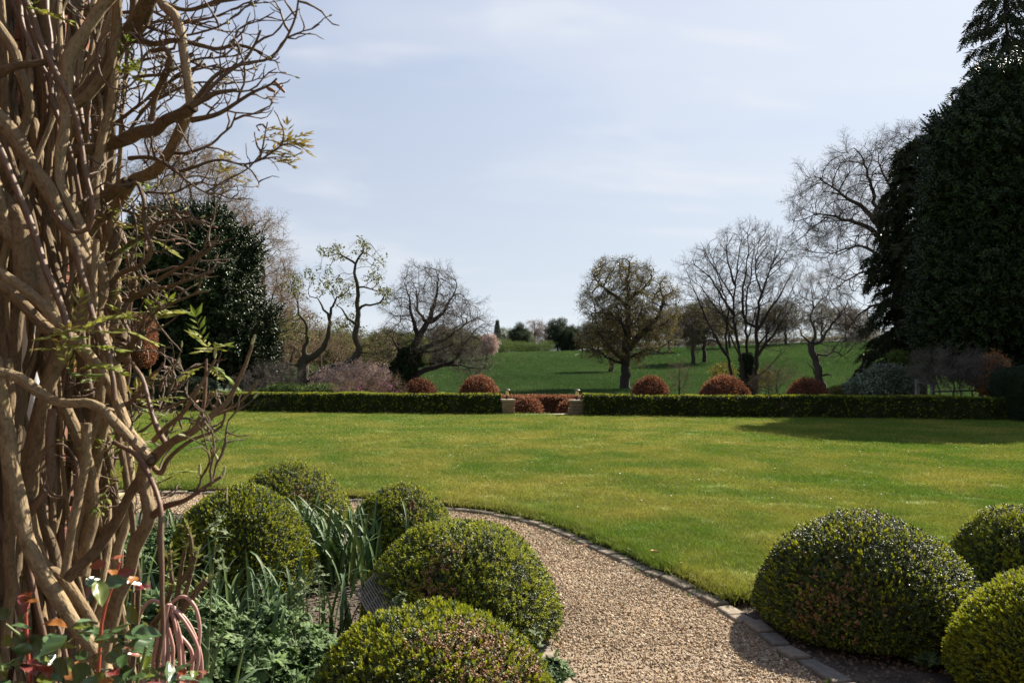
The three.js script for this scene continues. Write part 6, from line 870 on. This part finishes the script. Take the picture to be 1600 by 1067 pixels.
// ================================================================ CUT SHRUB, HOSE, ROSE
{
  const d = 2.55, t = thing('pruned_shrub', 'hard pruned woody shrub with a pink hose tied to it', 'shrub', V(atX(262, d), 0, -d)), r = rng(931), m = M.vine[1], K2 = (pts, a, b) => { const cv = new THREE.CatmullRomCurve3(pts.map(([x, y, dz = 0]) => P(x, y, d + dz))), n = 16, sp = cv.getSpacedPoints(n), k = d / FPX; new Tubes().add(sp, sp.map((_, i) => lerp(a, b, i / n) * k * (0.85 + 0.3 * vn(i * 0.7, a))), 9).build('stem', m, t); return sp; };
  const A = [K2([[238, 1400], [240, 1200], [246, 1067], [262, 990], [276, 930], [284, 880], [290, 850]], 9, 3), K2([[246, 1067], [256, 1010], [280, 960], [305, 925], [322, 907]], 7, 5), K2([[250, 1040], [268, 980], [288, 930], [300, 890], [306, 862]], 6, 2.5), K2([[276, 935], [282, 910], [296, 890], [298, 845], [290, 820]], 5, 3), K2([[262, 990], [258, 950], [268, 915], [266, 890], [264, 860]], 5, 2.5), K2([[205, 1067], [225, 1000], [246, 965], [262, 950]], 6, 5), K2([[205, 1400], [207, 1150], [205, 1067], [207, 980], [208, 925]], 5, 3)];
  const F = new Faces(); A.forEach((sp, i) => { for (let k = 8; k <= 16; k++) for (let j = 0; j < (k > 13 ? 5 : 2); j++) { const dd = onSphere(r).add(V(0, 0.6, 0)).normalize(), s = V().crossVectors(dd, onSphere(r)).normalize(); F.leaf(sp[k].clone().addScaledVector(dd, 0.006), dd, s, 0.018 + r() * 0.02, 0.009, 0.25, 0.2, vary([0.20, 0.22, 0.05], r, 0.3)); } }); put('buds', F.geometry(), M.softLeaf, t, 'stuff');
  const h = thing('garden_hose', 'coiled pale pink garden hose hanging from the pruned shrub', 'hose', V(atX(262, 2.5), 0, -2.5)), hm = std({ color: lin(0.36, 0.205, 0.175), roughness: 0.5 }), loops = [[262, 944, 248, 236, 1085, 14], [262, 944, 240, 228, 1090, 10], [264, 944, 300, 282, 1065, 18], [262, 944, 276, 268, 1080, 8], [260, 944, 254, 244, 1088, 6], [266, 944, 312, 300, 1078, 2], [262, 946, 282, 270, 1095, 10]];
  loops.forEach(([x, yy, x1, x2, yb, w], i) => { const dz = i * 0.012 - 0.04, q = [[x, yy], [lerp(x, x1, 0.6) + w * 0.2, yy + 30], [x1 + w * 0.5, lerp(yy, yb, 0.6)], [x1 + w * 0.2, yb - 12], [(x1 + x2) / 2, yb], [x2 - w * 0.6, yb - 14], [x2 - w * 0.7, lerp(yy, yb, 0.55)], [x - 4, yy + 25], [x - 1, yy]].map(([a, b], k) => P(a, b, 2.5 + dz + k * 0.004)), sp = new THREE.CatmullRomCurve3(q).getSpacedPoints(60); new Tubes().add(sp, sp.map(() => 0.0056), 10).build('coil', hm, h); });
  { const q = [[262, 946], [285, 932], [302, 945], [311, 975], [309, 1010], [298, 1035], [280, 1042], [262, 1041], [240, 1038]].map(([a, b]) => P(a, b, 2.52)), sp = new THREE.CatmullRomCurve3(q).getSpacedPoints(60); new Tubes().add(sp, sp.map(() => 0.0056), 10).build('coil', hm, h); }
  { const q = [[255, 946], [238, 938], [222, 952], [214, 975], [210, 995]].map(([a, b]) => P(a, b, 2.52)), sp = new THREE.CatmullRomCurve3(q).getSpacedPoints(40); new Tubes().add(sp, sp.map(() => 0.0056), 10).build('coil', hm, h); }
  const g = new THREE.TorusGeometry(0.016, 0.003, 8, 20); g.rotateX(1.3); const c = P(262, 950, 2.49); g.translate(c.x, c.y, c.z); put('tie', g, std({ color: lin(0.05, 0.06, 0.06), roughness: 0.6 }), h);
}
{ // rose in the near left corner
  const d = 1.42, base = V(atX(120, d), 0, -d), t = thing('rose_bush', 'rose bush with glossy green and red young leaves in the near corner', 'shrub', base), r = rng(951), cane = std({ color: lin(0.34, 0.07, 0.04), roughness: 0.5 }), caneG = std({ color: lin(0.13, 0.16, 0.05), roughness: 0.5 });
  const stems = [[[[120, 1900], [90, 1300], [150, 1067], [160, 960], [178, 905], [186, 878]], 5], [[[110, 1900], [60, 1250], [42, 1010], [40, 945], [48, 925]], 5], [[[130, 1900], [170, 1250], [215, 1060], [228, 1010]], 5], [[[100, 1900], [40, 1300], [5, 1060], [-8, 1010]], 4], [[[150, 1900], [230, 1300], [290, 1080], [312, 1055]], 4], [[[155, 1010], [175, 985], [200, 975]], 3], [[[40, 1000], [20, 985], [8, 975]], 3]];
  const sps = stems.map(([p, w], i) => { const sp = new THREE.CatmullRomCurve3(p.map(([x, y]) => P(x, y, d))).getSpacedPoints(30); new Tubes().add(sp, sp.map((_, k) => w * d / FPX * (1.1 - 0.6 * k / 30)), 8).build('stem', i % 3 === 1 || i === 0 ? cane : caneG, t); return sp; });
  const leafG = [0, 1, 2].map((k) => { const rr = rng(960 + k), p = [], idx = [], N = 7; for (let i = 0; i <= N; i++) { const u = i / N, w = 0.62 * Math.pow(Math.sin(Math.PI * Math.pow(u, 0.8) * 0.97 + 0.05), 0.9) * 0.5; for (const j of [-1, -0.5, 0, 0.5, 1]) p.push(j * w, Math.abs(j) * w * (0.25 + 0.1 * k) + 0.02 * Math.sin(i * 2 + j * 4 + k) - 0.10 * u * u, u); if (i) { const a = (i - 1) * 5; for (let j = 0; j < 4; j++) idx.push(a + j, a + j + 5, a + j + 1, a + j + 1, a + j + 5, a + j + 6); } } const g = new THREE.BufferGeometry(); g.setAttribute('position', new THREE.Float32BufferAttribute(p, 3)); g.setIndex(idx); g.computeVertexNormals(); return g; });
  const lm = [[0.045, 0.085, 0.025], [0.06, 0.11, 0.04], [0.12, 0.15, 0.02], [0.24, 0.06, 0.025], [0.30, 0.12, 0.03], [0.20, 0.045, 0.04]].map((c, i) => new THREE.MeshPhysicalMaterial({ color: lin(...c), roughness: 0.3, transmission: i > 1 ? 0.3 : 0.12, thickness: 0, clearcoat: 0.15, clearcoatRoughness: 0.3, side: THREE.DoubleSide }));
  const leafAt = (p, s, mi) => { const m = new THREE.Mesh(leafG[Math.floor(r() * 3)], lm[mi]); m.name = 'leaf'; m.castShadow = m.receiveShadow = true; m.position.copy(p).sub(base); m.rotation.set(gauss(r) * 0.5 + 0.2, r() * 6.28, gauss(r) * 0.5); m.scale.setScalar(s); t.add(m); };
  for (const [x, y, n, sp, red] of [[185, 880, 6, 10, 1], [205, 905, 5, 10, 0.8], [150, 915, 6, 16, 0.5], [46, 935, 6, 9, 1], [120, 985, 10, 24, 0.1], [165, 1000, 10, 24, 0.1], [205, 1010, 12, 22, 0.05], [60, 1010, 8, 26, 0.3], [15, 985, 6, 18, 0.2], [100, 1040, 12, 30, 0.3], [40, 1050, 12, 30, 0.2], [160, 1055, 12, 26, 0.4], [220, 1055, 8, 20, 0.2], [300, 1062, 6, 14, 0.9], [5, 1040, 8, 20, 0.4], [270, 1066, 6, 14, 0.4]]) for (let k = 0; k < n; k++) leafAt(P(x + gauss(r) * sp * 0.7, y + gauss(r) * sp * 0.6, d + gauss(r) * 0.06), (0.028 + r() * 0.017) * (red > 0.7 ? 0.75 : 1.05), r() < red ? 3 + Math.floor(r() * 3) : Math.floor(r() * 3));
}
const renderer = new THREE.WebGLRenderer({ antialias: true });
renderer.toneMapping = THREE.LinearToneMapping; renderer.toneMappingExposure = EXPOSURE; renderer.shadowMap.enabled = true; renderer.shadowMap.type = THREE.PCFSoftShadowMap; renderer.setSize(1024, 682);
renderer.render(scene, camera);
